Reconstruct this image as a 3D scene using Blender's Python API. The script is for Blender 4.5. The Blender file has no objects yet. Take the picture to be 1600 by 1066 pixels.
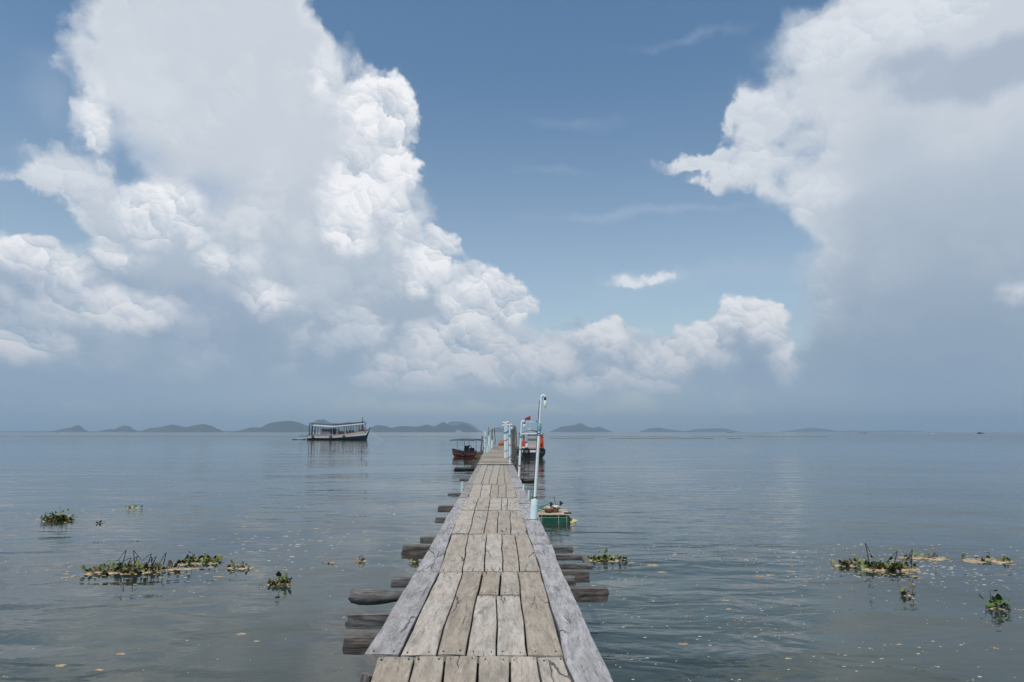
import bpy, math, random
from mathutils import Vector, noise as mnoise
R = math.radians
SC = bpy.context.scene
COL = SC.collection
random.seed(7)

# ------------------------------------------------------------------ camera
F_PX, CAM_H = 1067.0, 2.48
PITCH = math.atan(142.0 / F_PX)
cam_d = bpy.data.cameras.new('camera'); cam = bpy.data.objects.new('camera', cam_d); COL.objects.link(cam)
cam_d.sensor_width = 36.0; cam_d.lens = 36.0 * F_PX / 1600.0
cam_d.clip_start = 0.05; cam_d.clip_end = 60000
cam.location = (0, 0, CAM_H); cam.rotation_euler = (R(90) + PITCH, 0, 0)
SC.camera = cam
SC.view_settings.view_transform = 'Standard'; SC.view_settings.look = 'None'
SC.view_settings.exposure = 0.0; SC.view_settings.gamma = 1.0
SC.render.engine = 'CYCLES'
SC.cycles.use_denoising = True
SC.cycles.max_bounces = 8; SC.cycles.diffuse_bounces = 2; SC.cycles.glossy_bounces = 3
SC.cycles.transmission_bounces = 3; SC.cycles.volume_bounces = 0
SC.cycles.sample_clamp_indirect = 4.0
SUN_EL, SUN_AZ = R(66), R(202)          # azimuth measured clockwise from the jetty's direction (+Y)

def ray(px, py):
    x, y = (px - 800) / F_PX, (533 - py) / F_PX
    c, s = math.cos(PITCH), math.sin(PITCH)
    return Vector((x, c - y * s, s + y * c))
def P(px, py, z=0.0):                   # the point of the level z that the photograph shows at (px, py)
    d = ray(px, py); t = (z - CAM_H) / d.z
    return Vector((d.x * t, d.y * t, z))
def AT(px, py, dist):                   # the point at a given distance from the shore
    d = ray(px, py); t = dist / d.y
    return Vector((d.x * t, dist, CAM_H + d.z * t))

# ------------------------------------------------------------------ node helper
class NT:
    def __init__(s, nt): s.nt = nt; nt.nodes.clear()
    def n(s, typ, inputs=None, **kw):
        nd = s.nt.nodes.new(typ)
        for k, v in kw.items(): setattr(nd, k, v)
        for k, v in (inputs or {}).items(): s.set(nd, k, v)
        return nd
    def set(s, nd, k, v):
        sock = nd.inputs[k]
        if isinstance(v, bpy.types.NodeSocket): s.nt.links.new(v, sock)
        else: sock.default_value = v
    def m(s, op, a, b=None, c=None, clamp=False):
        nd = s.nt.nodes.new('ShaderNodeMath'); nd.operation = op; nd.use_clamp = clamp
        for i, v in enumerate((a, b, c)):
            if v is not None: s.set(nd, i, v)
        return nd.outputs[0]
    def v(s, op, a, b=None, scale=None):
        nd = s.nt.nodes.new('ShaderNodeVectorMath'); nd.operation = op
        s.set(nd, 0, a)
        if b is not None: s.set(nd, 1, b)
        if scale is not None: s.set(nd, 'Scale', scale)
        return nd.outputs['Value'] if op in ('LENGTH', 'DOT_PRODUCT', 'DISTANCE') else nd.outputs[0]
    def mix(s, f, a, b, blend='MIX'):
        nd = s.nt.nodes.new('ShaderNodeMix'); nd.data_type = 'RGBA'; nd.blend_type = blend
        s.set(nd, 0, f); s.set(nd, 6, a); s.set(nd, 7, b)
        return nd.outputs[2]
    def ss(s, x, lo, hi, a=0.0, b=1.0):
        nd = s.nt.nodes.new('ShaderNodeMapRange'); nd.interpolation_type = 'SMOOTHSTEP'
        s.set(nd, 0, x); s.set(nd, 1, lo); s.set(nd, 2, hi); s.set(nd, 3, a); s.set(nd, 4, b)
        return nd.outputs[0]
    def noise(s, vec, scale, detail=4, rough=0.5, dist=0.0, dim='3D', color=False):
        nd = s.nt.nodes.new('ShaderNodeTexNoise'); nd.noise_dimensions = dim
        s.set(nd, 'Vector', vec); s.set(nd, 'Scale', scale); s.set(nd, 'Detail', detail)
        s.set(nd, 'Roughness', rough); s.set(nd, 'Distortion', dist)
        return nd.outputs['Color' if color else 'Fac']
    def xyz(s, x=0.0, y=0.0, z=0.0):
        nd = s.nt.nodes.new('ShaderNodeCombineXYZ')
        for i, v in enumerate((x, y, z)): s.set(nd, i, v)
        return nd.outputs[0]
    def sep(s, v):
        nd = s.nt.nodes.new('ShaderNodeSeparateXYZ'); s.set(nd, 0, v); return nd.outputs
def c4(c): return (c[0], c[1], c[2], 1.0)

# ------------------------------------------------------------------ sky with cumulus towers
def srgb(r, g, b):
    f = lambda u: (u / 255 / 12.92) if u / 255 <= 0.04045 else ((u / 255 + 0.055) / 1.055) ** 2.4
    return (f(r), f(g), f(b), 1.0)
K = 10.67                                # 1 unit of sky coordinates is about 5.4 degrees
def sky_q(px, py):
    d = ray(px, py).normalized()
    return (math.atan2(d.x, d.y) * K, math.asin(d.z) * K)

def build_world():
    w = bpy.data.worlds.new('World'); SC.world = w; w.use_nodes = True
    w.cycles.sampling_method = 'MANUAL'; w.cycles.sample_map_resolution = 1024
    T = NT(w.node_tree)
    out = T.n('ShaderNodeOutputWorld')
    sky = T.n('ShaderNodeTexSky', sky_type='NISHITA', sun_disc=False, sun_elevation=SUN_EL, sun_rotation=SUN_AZ,
              altitude=0.0, air_density=1.0, dust_density=1.2, ozone_density=2.0)
    tc = T.n('ShaderNodeTexCoord')
    d = T.v('NORMALIZE', tc.outputs['Generated'])
    X = T.sep(d)
    az = T.m('MULTIPLY', T.m('ARCTAN2', X[0], X[1]), K)
    el = T.m('MULTIPLY', T.m('ARCSINE', X[2]), K)
    ela = T.m('ABSOLUTE', el)
    q = T.xyz(az, ela, 0.0)
    # domain warps, coarse and fine
    wc = T.v('SUBTRACT', T.noise(q, 0.9, 3, 0.5, color=True), (0.5, 0.5, 0.5))
    wf = T.v('SUBTRACT', T.noise(q, 4.0, 6, 0.62, color=True), (0.5, 0.5, 0.5))
    qa = T.v('ADD', T.v('ADD', q, T.v('SCALE', wc, scale=0.55)), T.v('SCALE', wf, scale=0.16))
    wm = T.v('SUBTRACT', T.noise(q, 2.0, 3, 0.55, color=True), (0.5, 0.5, 0.5))
    qb = T.v('ADD', T.v('ADD', T.v('ADD', q, T.v('SCALE', wm, scale=0.34)), T.v('SCALE', wc, scale=0.35)), T.v('SCALE', wf, scale=0.17))
    def field(vec, ells, sm=0.25):
        acc = None
        for (px, py, rx, ry) in ells:
            cx, cy = sky_q(px, py); rx /= 100; ry /= 100
            r = min(rx, ry) * 0.75 + 0.25 * max(rx, ry)
            dd = T.v('MULTIPLY', T.v('SUBTRACT', vec, (cx, cy, 0)), (1 / rx, 1 / ry, 0))
            f = T.m('MULTIPLY_ADD', T.v('LENGTH', dd), -r, r)
            acc = f if acc is None else T.m('SMOOTH_MAX', acc, f, sm)
        return acc
    LX, LY = 0.30, 0.95
    def billow(vec, scales):
        tot = lit = None
        for sc, am, la in scales:
            nd = T.n('ShaderNodeTexVoronoi', {'Vector': vec, 'Scale': sc, 'Randomness': 1.0},
                     voronoi_dimensions='2D', feature='F1')
            t = T.m('MULTIPLY', T.m('MULTIPLY', nd.outputs['Distance'], nd.outputs['Distance']), -am)
            dl = T.v('DOT_PRODUCT', T.v('SUBTRACT', vec, nd.outputs['Position']), (LX * sc * la, LY * sc * la, 0))
            tot = t if tot is None else T.m('ADD', tot, t)
            lit = dl if lit is None else T.m('ADD', lit, dl)
        return T.m('ADD', tot, 0.30), lit
    fb = T.noise(qa, 2.2, 8, 0.55)
    fbc = T.m('SUBTRACT', fb, 0.5)
    B0, lit = billow(qb, ((1.0, 0.5, 0.42), (2.3, 0.28, 0.40), (5.2, 0.14, 0.23), (11.0, 0.06, 0.12)))

    # colours of the clear sky
    base = T.v('SCALE', sky.outputs['Color'], scale=SKY_STR)
    base = T.v('MULTIPLY', base, T.mix(T.ss(ela, 2.2, 6.0), SKY_MID, SKY_TOP))
    elc = T.ss(ela, 0.0, 4.2)
    # soft body of the clouds
    bodyA = [(320,-60,175,150),(330,110,180,170),(430,300,190,240),(560,230,100,115),(585,420,110,190),
             (150,180,28,70),(105,262,62,32),(30,276,55,9),(240,350,95,75),(50,465,140,80),(250,500,210,120),(480,540,220,110),
             (60,590,250,50),(330,600,330,45),(650,500,120,125),(770,540,92,78),(930,565,150,72),(1060,580,130,62),
             (1160,560,85,82),(700,610,280,25)]
    bodyR = [(1470,50,215,100),(1330,120,105,110),(1600,180,270,200),(1430,270,190,110),(1205,180,62,52),(1200,262,110,32),(1110,244,85,15),(1265,215,70,50),
             (1520,420,215,150),(1560,560,300,120),(1400,600,220,90)]
    FA = field(qa, bodyA, 0.25); FR = field(qa, bodyR, 0.25)
    F = T.m('MAXIMUM', FA, FR)
    dA = T.m('ADD', F, T.m('ADD', T.m('MULTIPLY', fbc, 0.75), T.m('MULTIPLY', B0, 0.38)))
    # edges: crisp where the cloud is high, woolly low down and on the right
    soft = T.ss(T.noise(q, 0.8, 2, 0.5), 0.35, 0.65, 0.10, 0.55)
    aA = T.ss(dA, -0.02, soft)
    thick = T.ss(dA, 0.1, 1.3)
    elg = T.ss(ela, 0.3, 4.4)
    gray_lo, gray_hi = srgb(148, 168, 189), srgb(207, 214, 223)
    body_col = T.mix(elg, gray_lo, gray_hi)
    rimness = T.ss(dA, 0.45, 0.0)
    lf = T.noise(q, 0.75, 3, 0.5)
    br = T.m('ADD', T.m('MULTIPLY', rimness, 0.50), T.m('MULTIPLY', T.m('MULTIPLY', lit, T.m('MULTIPLY_ADD', rimness, 0.85, 0.20)), 1.0))
    br = T.m('ADD', br, T.m('MULTIPLY', T.m('SUBTRACT', lf, 0.45), 1.3))
    br = T.m('ADD', br, T.m('MULTIPLY', fbc, 0.35))
    br = T.m('MULTIPLY', br, T.ss(ela, 0.2, 2.2, 0.25, 1.0), clamp=True)
    body_col = T.mix(br, body_col, srgb(233, 236, 240))
    col = T.mix(T.m('MULTIPLY', aA, T.ss(ela, 0.0, 0.9, 0.55, 0.97)), base, body_col)
    # half-lit billows inside the body, low down
    dN = T.m('ADD', T.m('SUBTRACT', T.noise(qb, 1.05, 4, 0.5), 0.53), T.m('MULTIPLY', B0, 0.5))
    aN = T.m('MULTIPLY', T.m('MULTIPLY', T.ss(dN, 0.0, 0.16), T.ss(az, 3.4, 5.6, 1.0, 0.22)), T.m('MULTIPLY', T.ss(dA, 0.15, 0.6), T.m('MULTIPLY', T.ss(ela, 0.5, 1.6), T.ss(ela, 5.4, 2.6, 0.12, 0.62))))
    hsN = T.m('ADD', T.m('MULTIPLY', lit, 0.9), T.m('ADD', T.m('MULTIPLY', fbc, 0.8), 0.6), clamp=True)
    col = T.mix(aN, col, T.mix(hsN, T.mix(elg, srgb(156, 174, 195), srgb(194, 204, 216)), srgb(232, 234, 238)))
    # darker bellies
    dark = [(60,600,200,28),(1540,115,150,42),(1430,105,75,28),(1180,575,40,40),(720,330,10,10),(120,440,120,40),(330,500,110,60)]
    FD = field(qa, dark, 0.2)
    aD = T.ss(T.m('ADD', FD, T.m('MULTIPLY', fbc, 0.6)), -0.05, 0.35, 0.0, 0.55)
    col = T.mix(aD, col, srgb(142, 162, 188))
    FG = field(qa, [(1520,360,230,150),(1450,520,230,140),(1400,230,110,70)], 0.4)
    col = T.mix(T.ss(T.m('ADD', FG, T.m('MULTIPLY', fbc, 0.5)), -0.1, 1.1, 0.0, 0.62), col, T.mix(elg, srgb(138, 158, 180), srgb(176, 190, 205)))
    # blue window between the left arm and the tower
    FW = field(qa, [(215,235,75,40),(330,290,60,45)], 0.3)
    col = T.mix(T.ss(T.m('ADD', FW, T.m('MULTIPLY', fbc, 0.5)), 0.0, 0.6, 0.0, 0.5), col, srgb(140, 166, 200))
    # bright sunlit heads
    heads = [(590,170,62,52),(622,240,42,55),(560,290,60,62),(505,118,24,30),(622,340,25,45),(680,398,50,48),(650,440,32,30),
             (740,470,60,48),(800,480,36,38),(650,580,95,36),(780,580,70,30),(835,560,34,42),(720,540,95,62),(255,330,62,46),(300,352,26,32),(150,190,18,50),
             (30,405,55,30),(95,425,50,26),(20,535,85,34),(150,470,60,30),(205,480,60,30),(340,412,42,26),(185,400,36,20),(545,360,40,36),(420,460,50,28),
             (1150,498,50,30),(1205,510,38,30),(1232,560,20,44),(1105,530,40,36),(1030,560,60,34),(930,525,70,34),(960,600,120,20),(870,560,50,40),(1590,455,14,12),(1026,430,34,8),(990,436,24,7)]
    FH = field(qb, heads, 0.12)
    dH = T.m('ADD', FH, T.m('ADD', T.m('MULTIPLY', B0, 0.55), T.m('MULTIPLY', fbc, 0.25)))
    inside = T.ss(dA, 0.05, 0.5, 0.14, 0.36)
    aH = T.ss(dH, T.m('MULTIPLY_ADD', inside, -0.35, 0.06), inside)
    # fade downwards into the body: the sky field just below-left of a head is shade
    hs = T.m('ADD', T.m('MULTIPLY', T.m('ADD', lit, T.m('MULTIPLY', fbc, 0.9)), 1.3), T.m('MULTIPLY', T.ss(dH, 0.25, 1.0), -0.35))
    hs = T.m('ADD', hs, 0.74, clamp=True)
    head_dark = T.mix(elg, srgb(162, 180, 199), srgb(192, 202, 214))
    head_lite = T.mix(T.ss(ela, 0.3, 3.0), srgb(228, 227, 230), srgb(250, 250, 252))
    head_col = T.mix(hs, head_dark, head_lite)
    aH = T.m('MULTIPLY', aH, T.ss(ela, 0.3, 0.85, 0.2, 1.0))
    col = T.mix(T.m('MULTIPLY', aH, T.ss(ela, 1.0, 2.4, 0.85, 1.0)), col, head_col)
    # smooth bright bank on the right and thin wisps
    softR = [(1200,165,60,45),(1270,60,60,45),(1420,20,180,40),(1180,258,120,24),(1100,243,70,11),(1270,300,80,30),
             (1000,432,75,13),(110,270,70,28),(30,274,60,9),(560,0,1,1)]
    FS = field(qa, softR, 0.15)
    aS = T.ss(T.m('ADD', FS, T.m('ADD', T.m('MULTIPLY', fbc, 0.45), T.m('MULTIPLY', B0, 0.12))), -0.05, 0.42, 0.0, 0.8)
    col = T.mix(aS, col, T.mix(T.ss(lit, -0.4, 0.4), srgb(206, 214, 224), srgb(228, 232, 238)))
    veil = [(90,150,70,60),(980,450,90,30),(900,190,110,14),(1210,75,50,25),(1130,430,200,25),(1000,330,260,10),(1080,60,120,10),(860,270,120,9)]
    FV = field(qa, veil, 0.1)
    aV = T.ss(T.m('ADD', FV, T.m('MULTIPLY', fbc, 0.7)), -0.05, 0.75, 0.0, 0.24)
    col = T.mix(aV, col, srgb(190, 204, 220))
    # clouds of the rest of the sky, outside the photograph
    rest = T.m('MULTIPLY', T.ss(T.noise(q, 0.45, 7, 0.55), 0.47, 0.6),
               T.m('MAXIMUM', T.ss(T.m('ABSOLUTE', az), 8.5, 11.0), T.ss(ela, 6.6, 8.5)))
    col = T.mix(T.m('MULTIPLY', rest, 0.6), col, srgb(186, 198, 212))
    # air near the horizon
    col = T.mix(T.ss(ela, 0.0, 1.15, 0.62, 0.0), col, T.mix(T.ss(T.m('ABSOLUTE', T.m('ADD', az, 0.4)), 0.0, 7.5), srgb(192, 209, 222), srgb(148, 170, 194)))
    bg = T.n('ShaderNodeBackground', {'Color': col, 'Strength': 1.0})
    T.nt.links.new(bg.outputs[0], out.inputs['Surface'])
SKY_STR = 0.085
SKY_MID, SKY_TOP = (1.90, 1.76, 1.53, 1), (1.10, 1.38, 1.42, 1)
build_world()

sun_d = bpy.data.lights.new('sun', 'SUN'); sun = bpy.data.objects.new('sun', sun_d); COL.objects.link(sun)
sun_d.energy = 3.3; sun_d.angle = R(0.6); sun_d.color = (1.0, 0.96, 0.90)
sd = Vector((math.sin(SUN_AZ) * math.cos(SUN_EL), math.cos(SUN_AZ) * math.cos(SUN_EL), math.sin(SUN_EL)))
sun.rotation_euler = sd.to_track_quat('Z', 'Y').to_euler(); sun.location = sd * 50

# ------------------------------------------------------------------ materials
MATS = {}
def mat(name, fn):
    m = bpy.data.materials.new(name); m.use_nodes = True
    T = NT(m.node_tree); out = T.n('ShaderNodeOutputMaterial')
    bs = T.n('ShaderNodeBsdfPrincipled'); T.nt.links.new(bs.outputs[0], out.inputs[0])
    fn(T, bs, out); MATS[name] = m
    return m
def paint(name, col, rough=0.5, var=0.18, scale=3.0, metal=0.0, dirt=(0.12, 0.10, 0.08), dirt_amt=0.35, bump=0.1):
    def fn(T, bs, out):
        co = T.n('ShaderNodeTexCoord').outputs['Object']
        a = T.noise(co, scale, 6, 0.6); b = T.noise(co, scale * 5, 4, 0.6)
        c = T.mix(T.ss(a, 0.3, 0.7), c4([u * (1 - var) for u in col]), c4([min(1, u * (1 + var)) for u in col]))
        c = T.mix(T.m('MULTIPLY', T.ss(b, 0.52, 0.75), dirt_amt), c, c4(dirt))
        T.set(bs, 'Base Color', c); T.set(bs, 'Roughness', T.m('ADD', T.m('MULTIPLY', b, 0.25), rough - 0.1)); T.set(bs, 'Metallic', metal)
        bp = T.n('ShaderNodeBump', {'Height': b, 'Strength': bump, 'Distance': 0.01}); T.set(bs, 'Normal', bp.outputs[0])
    return mat(name, fn)

def wood_deck(name, lo, hi, tan, stain=0.5, tan_amt=0.5):
    def fn(T, bs, out):
        uv = T.n('ShaderNodeUVMap', uv_map='UVMap').outputs[0]
        at = T.n('ShaderNodeAttribute', attribute_name='pid').outputs['Fac']
        off = T.v('SCALE', T.xyz(17.3, 9.1, 3.3), scale=at)
        u2 = T.v('ADD', uv, off)
        wav = T.v('ADD', u2, T.v('SCALE', T.v('SUBTRACT', T.noise(T.v('MULTIPLY', u2, (2.2, 0.7, 1)), 1.0, 3, 0.5, color=True), (0.5, 0.5, 0.5)), scale=0.16))
        g1 = T.noise(T.v('MULTIPLY', wav, (16, 2.2, 1)), 1.0, 9, 0.72)
        g2 = T.noise(T.v('MULTIPLY', wav, (60, 7.0, 1)), 1.0, 5, 0.7)
        blot = T.noise(T.v('MULTIPLY', u2, (2.2, 1.1, 1)), 1.0, 8, 0.7)
        sp = T.noise(u2, 38.0, 6, 0.75)
        base = T.mix(T.ss(g1, 0.36, 0.64), c4(lo), c4(hi))
        base = T.mix(T.m('MULTIPLY', T.ss(blot, 0.42, 0.62), tan_amt), base, c4(tan))
        pv = T.m('FRACT', T.m('MULTIPLY', at, 7.13))
        base = T.mix(1.0, base, T.n('ShaderNodeCombineColor', {0: T.m('MULTIPLY_ADD', pv, 0.30, 0.86), 1: T.m('MULTIPLY_ADD', pv, 0.345, 0.82), 2: T.m('MULTIPLY_ADD', pv, 0.42, 0.755)}).outputs[0], 'MULTIPLY')
        base = T.mix(T.m('MULTIPLY', T.ss(g2, 0.52, 0.68), 0.55), base, c4([u * 0.42 for u in lo]))
        # growth rings: thin pale and dark lines following the grain
        rg = T.m('ABSOLUTE', T.m('SUBTRACT', T.m('FRACT', T.m('MULTIPLY', T.noise(T.v('MULTIPLY', wav, (3.2, 0.55, 1)), 1.0, 3, 0.5), 17.0)), 0.5))
        rmask = T.noise(u2, 2.5, 3, 0.6)
        base = T.mix(T.m('MULTIPLY', T.ss(rg, 0.12, 0.0), T.ss(rmask, 0.42, 0.62, 0.03, 0.26)), base, (0.58, 0.56, 0.54, 1))
        base = T.mix(T.m('MULTIPLY', T.ss(rg, 0.40, 0.5), T.ss(rmask, 0.60, 0.42, 0.05, 0.35)), base, c4([u * 0.5 for u in lo]))
        # dark weather stains
        st = T.noise(T.v('MULTIPLY', wav, (5, 1.6, 1)), 1.0, 8, 0.7)
        base = T.mix(T.m('MULTIPLY', T.ss(st, 0.56, 0.72), stain), base, (0.095, 0.09, 0.09, 1))
        base = T.mix(T.m('MULTIPLY', T.ss(sp, 0.60, 0.68), 0.65), base, (0.12, 0.105, 0.09, 1))
        base = T.mix(T.m('MULTIPLY', T.ss(sp, 0.40, 0.30), 0.35), base, (0.55, 0.54, 0.52, 1))
        # cracks along the grain
        cw = T.v('MULTIPLY', wav, (5.5, 0.55, 1))
        vo = T.n('ShaderNodeTexVoronoi', {'Vector': T.v('ADD', cw, T.v('SCALE', T.noise(T.v('MULTIPLY', uv, (8, 5, 1)), 1.0, 4, 0.6, color=True), scale=0.35)), 'Scale': 1.0}, voronoi_dimensions='2D', feature='DISTANCE_TO_EDGE')
        cmask = T.ss(T.noise(T.v('MULTIPLY', u2, (3, 1.3, 1)), 1.0, 2, 0.5), 0.52, 0.62)
        crack = T.m('MULTIPLY', T.ss(vo.outputs['Distance'], 0.035, 0.008), cmask)
        base = T.mix(T.m('MULTIPLY', crack, 0.85), base, (0.03, 0.026, 0.022, 1))
        T.set(bs, 'Base Color', base); T.set(bs, 'Roughness', 0.82); T.set(bs, 'Specular IOR Level', 0.25)
        h = T.m('ADD', T.m('MULTIPLY', g1, 0.5), T.m('ADD', T.m('MULTIPLY', g2, 0.35), T.m('MULTIPLY', crack, -1.6)))
        h = T.m('ADD', h, T.m('MULTIPLY', sp, 0.3))
        bp = T.n('ShaderNodeBump', {'Height': h, 'Strength': 0.55, 'Distance': 0.006}); T.set(bs, 'Normal', bp.outputs[0])
    return mat(name, fn)
wood_deck('plank_wood', (0.265, 0.232, 0.195), (0.415, 0.37, 0.318), (0.38, 0.31, 0.245), 0.55, 0.5)
wood_deck('edge_wood', (0.20, 0.19, 0.188), (0.36, 0.345, 0.345), (0.35, 0.32, 0.29), 0.85, 0.2)
def log_fn(lo, hi, wet=True):
    def fn(T, bs, out):
        co = T.n('ShaderNodeTexCoord').outputs['Object']
        g = T.noise(T.v('MULTIPLY', co, (4, 32, 32)), 1.0, 8, 0.75)
        s = T.noise(co, 6.0, 6, 0.65)
        c = T.mix(T.ss(g, 0.32, 0.68), c4(lo), c4(hi))
        c = T.mix(T.m('MULTIPLY', T.ss(s, 0.5, 0.7), 0.6), c, (0.05, 0.045, 0.04, 1))
        T.set(bs, 'Base Color', c); T.set(bs, 'Roughness', 0.85)
        bp = T.n('ShaderNodeBump', {'Height': g, 'Strength': 0.8, 'Distance': 0.012}); T.set(bs, 'Normal', bp.outputs[0])
    return fn
mat('log_wood', log_fn((0.028, 0.026, 0.025), (0.20, 0.188, 0.175)))
mat('brown_wood', log_fn((0.03, 0.025, 0.021), (0.18, 0.152, 0.13)))
def post_fn(T, bs, out):
    co = T.n('ShaderNodeTexCoord').outputs['Object']
    g = T.noise(T.v('MULTIPLY', co, (30, 30, 2)), 1.0, 6, 0.65)
    c = T.mix(T.ss(g, 0.32, 0.68), (0.05, 0.045, 0.04, 1), (0.20, 0.18, 0.155, 1))
    T.set(bs, 'Base Color', c); T.set(bs, 'Roughness', 0.9)
mat('post_wood', post_fn)
paint('rusty_nail', (0.06, 0.03, 0.02), 0.8, 0.3)
paint('pvc_blue', (0.58, 0.70, 0.70), 0.45, 0.08, 6, dirt=(0.25, 0.25, 0.2), dirt_amt=0.35)
paint('pvc_white', (0.76, 0.80, 0.80), 0.45, 0.06, 6, dirt=(0.25, 0.24, 0.2), dirt_amt=0.4)
paint('bulb_glass', (0.82, 0.86, 0.80), 0.25, 0.03, dirt_amt=0.05)
paint('pvc_teal', (0.20, 0.42, 0.42), 0.45, 0.1, 8)
paint('black_rubber', (0.018, 0.018, 0.02), 0.7, 0.2)
paint('black_paint', (0.02, 0.022, 0.028), 0.5, 0.3)
paint('navy_paint', (0.012, 0.016, 0.032), 0.45, 0.3)
paint('cream_paint', (0.50, 0.45, 0.37), 0.5, 0.1, 1.5, dirt_amt=0.3)
paint('white_paint', (0.75, 0.76, 0.78), 0.45, 0.06, 2, dirt_amt=0.2)
paint('red_paint', (0.42, 0.035, 0.02), 0.5, 0.2)
paint('orange_paint', (0.62, 0.075, 0.02), 0.55, 0.2)
paint('hull_red', (0.20, 0.035, 0.02), 0.5, 0.3, dirt_amt=0.5)
paint('ochre_paint', (0.50, 0.25, 0.06), 0.6, 0.2)
paint('cabin_grey', (0.17, 0.17, 0.18), 0.6, 0.1)
paint('grey_panel', (0.46, 0.44, 0.44), 0.6, 0.08)
paint('pink_panel', (0.55, 0.38, 0.37), 0.6, 0.08)
paint('roof_grey', (0.20, 0.20, 0.20), 0.6, 0.15)
paint('canopy_dark', (0.05, 0.065, 0.085), 0.6, 0.2)
paint('blue_paint', (0.10, 0.22, 0.42), 0.5, 0.2)
paint('green_tarp', (0.006, 0.095, 0.055), 0.4, 0.35, 8, dirt_amt=0.3, bump=0.6)
paint('tan_wood', (0.42, 0.34, 0.25), 0.8, 0.2, 8)
paint('basket_brown', (0.22, 0.10, 0.045), 0.8, 0.3, 20)
paint('net_teal', (0.05, 0.22, 0.19), 0.8, 0.3, 20)
paint('sack_orange', (0.34, 0.15, 0.07), 0.85, 0.3, 8, dirt_amt=0.5)
paint('foam_pale', (0.38, 0.38, 0.35), 0.8, 0.3, 15)
paint('cloth_pale', (0.55, 0.50, 0.45), 0.8, 0.2, 15)
paint('flag_red', (0.35, 0.02, 0.03), 0.8, 0.1)
paint('flag_blue', (0.02, 0.03, 0.12), 0.8, 0.1)
paint('yellow_foam', (0.55, 0.43, 0.20), 0.8, 0.2, 20)
def leaf_mat(name, a, b):
    def fn(T, bs, out):
        at = T.n('ShaderNodeAttribute', attribute_name='pid').outputs['Fac']
        co = T.n('ShaderNodeTexCoord').outputs['Object']
        n = T.noise(co, 9, 4, 0.6)
        c = T.mix(T.m('FRACT', T.m('MULTIPLY', at, 5.7)), c4(a), c4(b))
        c = T.mix(T.m('MULTIPLY', T.ss(n, 0.55, 0.7), 0.6), c, (0.10, 0.075, 0.03, 1))
        T.set(bs, 'Base Color', c); T.set(bs, 'Roughness', 0.5)
    return mat(name, fn)
leaf_mat('leaf_green', (0.02, 0.045, 0.008), (0.11, 0.17, 0.022))
leaf_mat('leaf_olive', (0.07, 0.08, 0.015), (0.24, 0.22, 0.04))
leaf_mat('leaf_dead', (0.02, 0.014, 0.008), (0.10, 0.055, 0.03))
leaf_mat('stalk_dark', (0.015, 0.014, 0.01), (0.035, 0.03, 0.02))
def scum_fn(T, bs, out):
    co = T.n('ShaderNodeTexCoord').outputs['Object']
    n = T.noise(co, 14, 6, 0.7)
    c = T.mix(T.ss(n, 0.38, 0.62), (0.17, 0.12, 0.065, 1), (0.50, 0.385, 0.24, 1))
    T.set(bs, 'Base Color', c); T.set(bs, 'Roughness', 0.9)
    bp = T.n('ShaderNodeBump', {'Height': n, 'Strength': 0.8, 'Distance': 0.02}); T.set(bs, 'Normal', bp.outputs[0])
mat('scum', scum_fn)
def island_fn(T, bs, out):
    co = T.n('ShaderNodeTexCoord').outputs['Object']
    n = T.noise(co, 0.012, 8, 0.6)
    c = T.mix(T.ss(n, 0.35, 0.65), (0.012, 0.022, 0.014, 1), (0.035, 0.045, 0.028, 1))
    T.set(bs, 'Base Color', c); T.set(bs, 'Roughness', 0.9)
mat('island_forest', island_fn)
def water_fn(T, bs, out):
    co = T.n('ShaderNodeNewGeometry').outputs['Position']
    s = T.sep(co)
    dist = T.v('LENGTH', T.xyz(s[0], s[1], 0.0))
    big = T.noise(co, 0.05, 4, 0.5)
    mid = T.noise(T.v('MULTIPLY', co, (0.35, 1, 1)), 0.18, 4, 0.55)
    w1 = T.noise(T.v('MULTIPLY', co, (0.55, 1.0, 1.0)), 1.5, 3, 0.45, 0.6)
    w2 = T.noise(T.v('MULTIPLY', co, (0.7, 1.0, 1.0)), 5.0, 3, 0.5, 0.4)
    w3 = T.noise(T.v('MULTIPLY', co, (0.45, 1.0, 1.0)), 0.42, 2, 0.5)
    ruf = T.ss(T.m('ADD', T.m('MULTIPLY', big, 0.6), T.m('MULTIPLY', mid, 0.4)), 0.41, 0.59, 0.30, 1.75)
    far = T.ss(dist, 3.0, 90.0, 1.8, 0.55)
    h = T.m('ADD', T.m('MULTIPLY', w1, 0.027), T.m('ADD', T.m('MULTIPLY', w2, 0.0032), T.m('MULTIPLY', w3, 0.030)))
    h = T.m('MULTIPLY', T.m('MULTIPLY', h, ruf), far)
    bp = T.n('ShaderNodeBump', {'Height': h, 'Strength': 1.0, 'Distance': WAVE}); T.set(bs, 'Normal', bp.outputs[0])
    murk = T.noise(co, 0.12, 5, 0.55)
    body = T.mix(T.ss(murk, 0.35, 0.65), (0.015, 0.025, 0.021, 1), (0.042, 0.052, 0.037, 1))
    T.set(bs, 'Base Color', body); T.set(bs, 'IOR', 1.33)
    T.set(bs, 'Roughness', T.m('ADD', T.ss(dist, 20.0, 300.0, 0.03, 0.10), T.ss(dist, 300.0, 420.0, 0.0, 0.04)))
WAVE = 1.0
mat('water', water_fn)
def haze_fn(T, bs, out):
    T.nt.nodes.remove(bs)
    v = T.n('ShaderNodeVolumePrincipled', {'Color': (0.62, 0.82, 1.0, 1), 'Density': HAZE_D, 'Anisotropy': 0.2})
    T.nt.links.new(v.outputs[0], out.inputs['Volume'])
HAZE_D = 1.6e-4
mat('haze', haze_fn)

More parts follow.
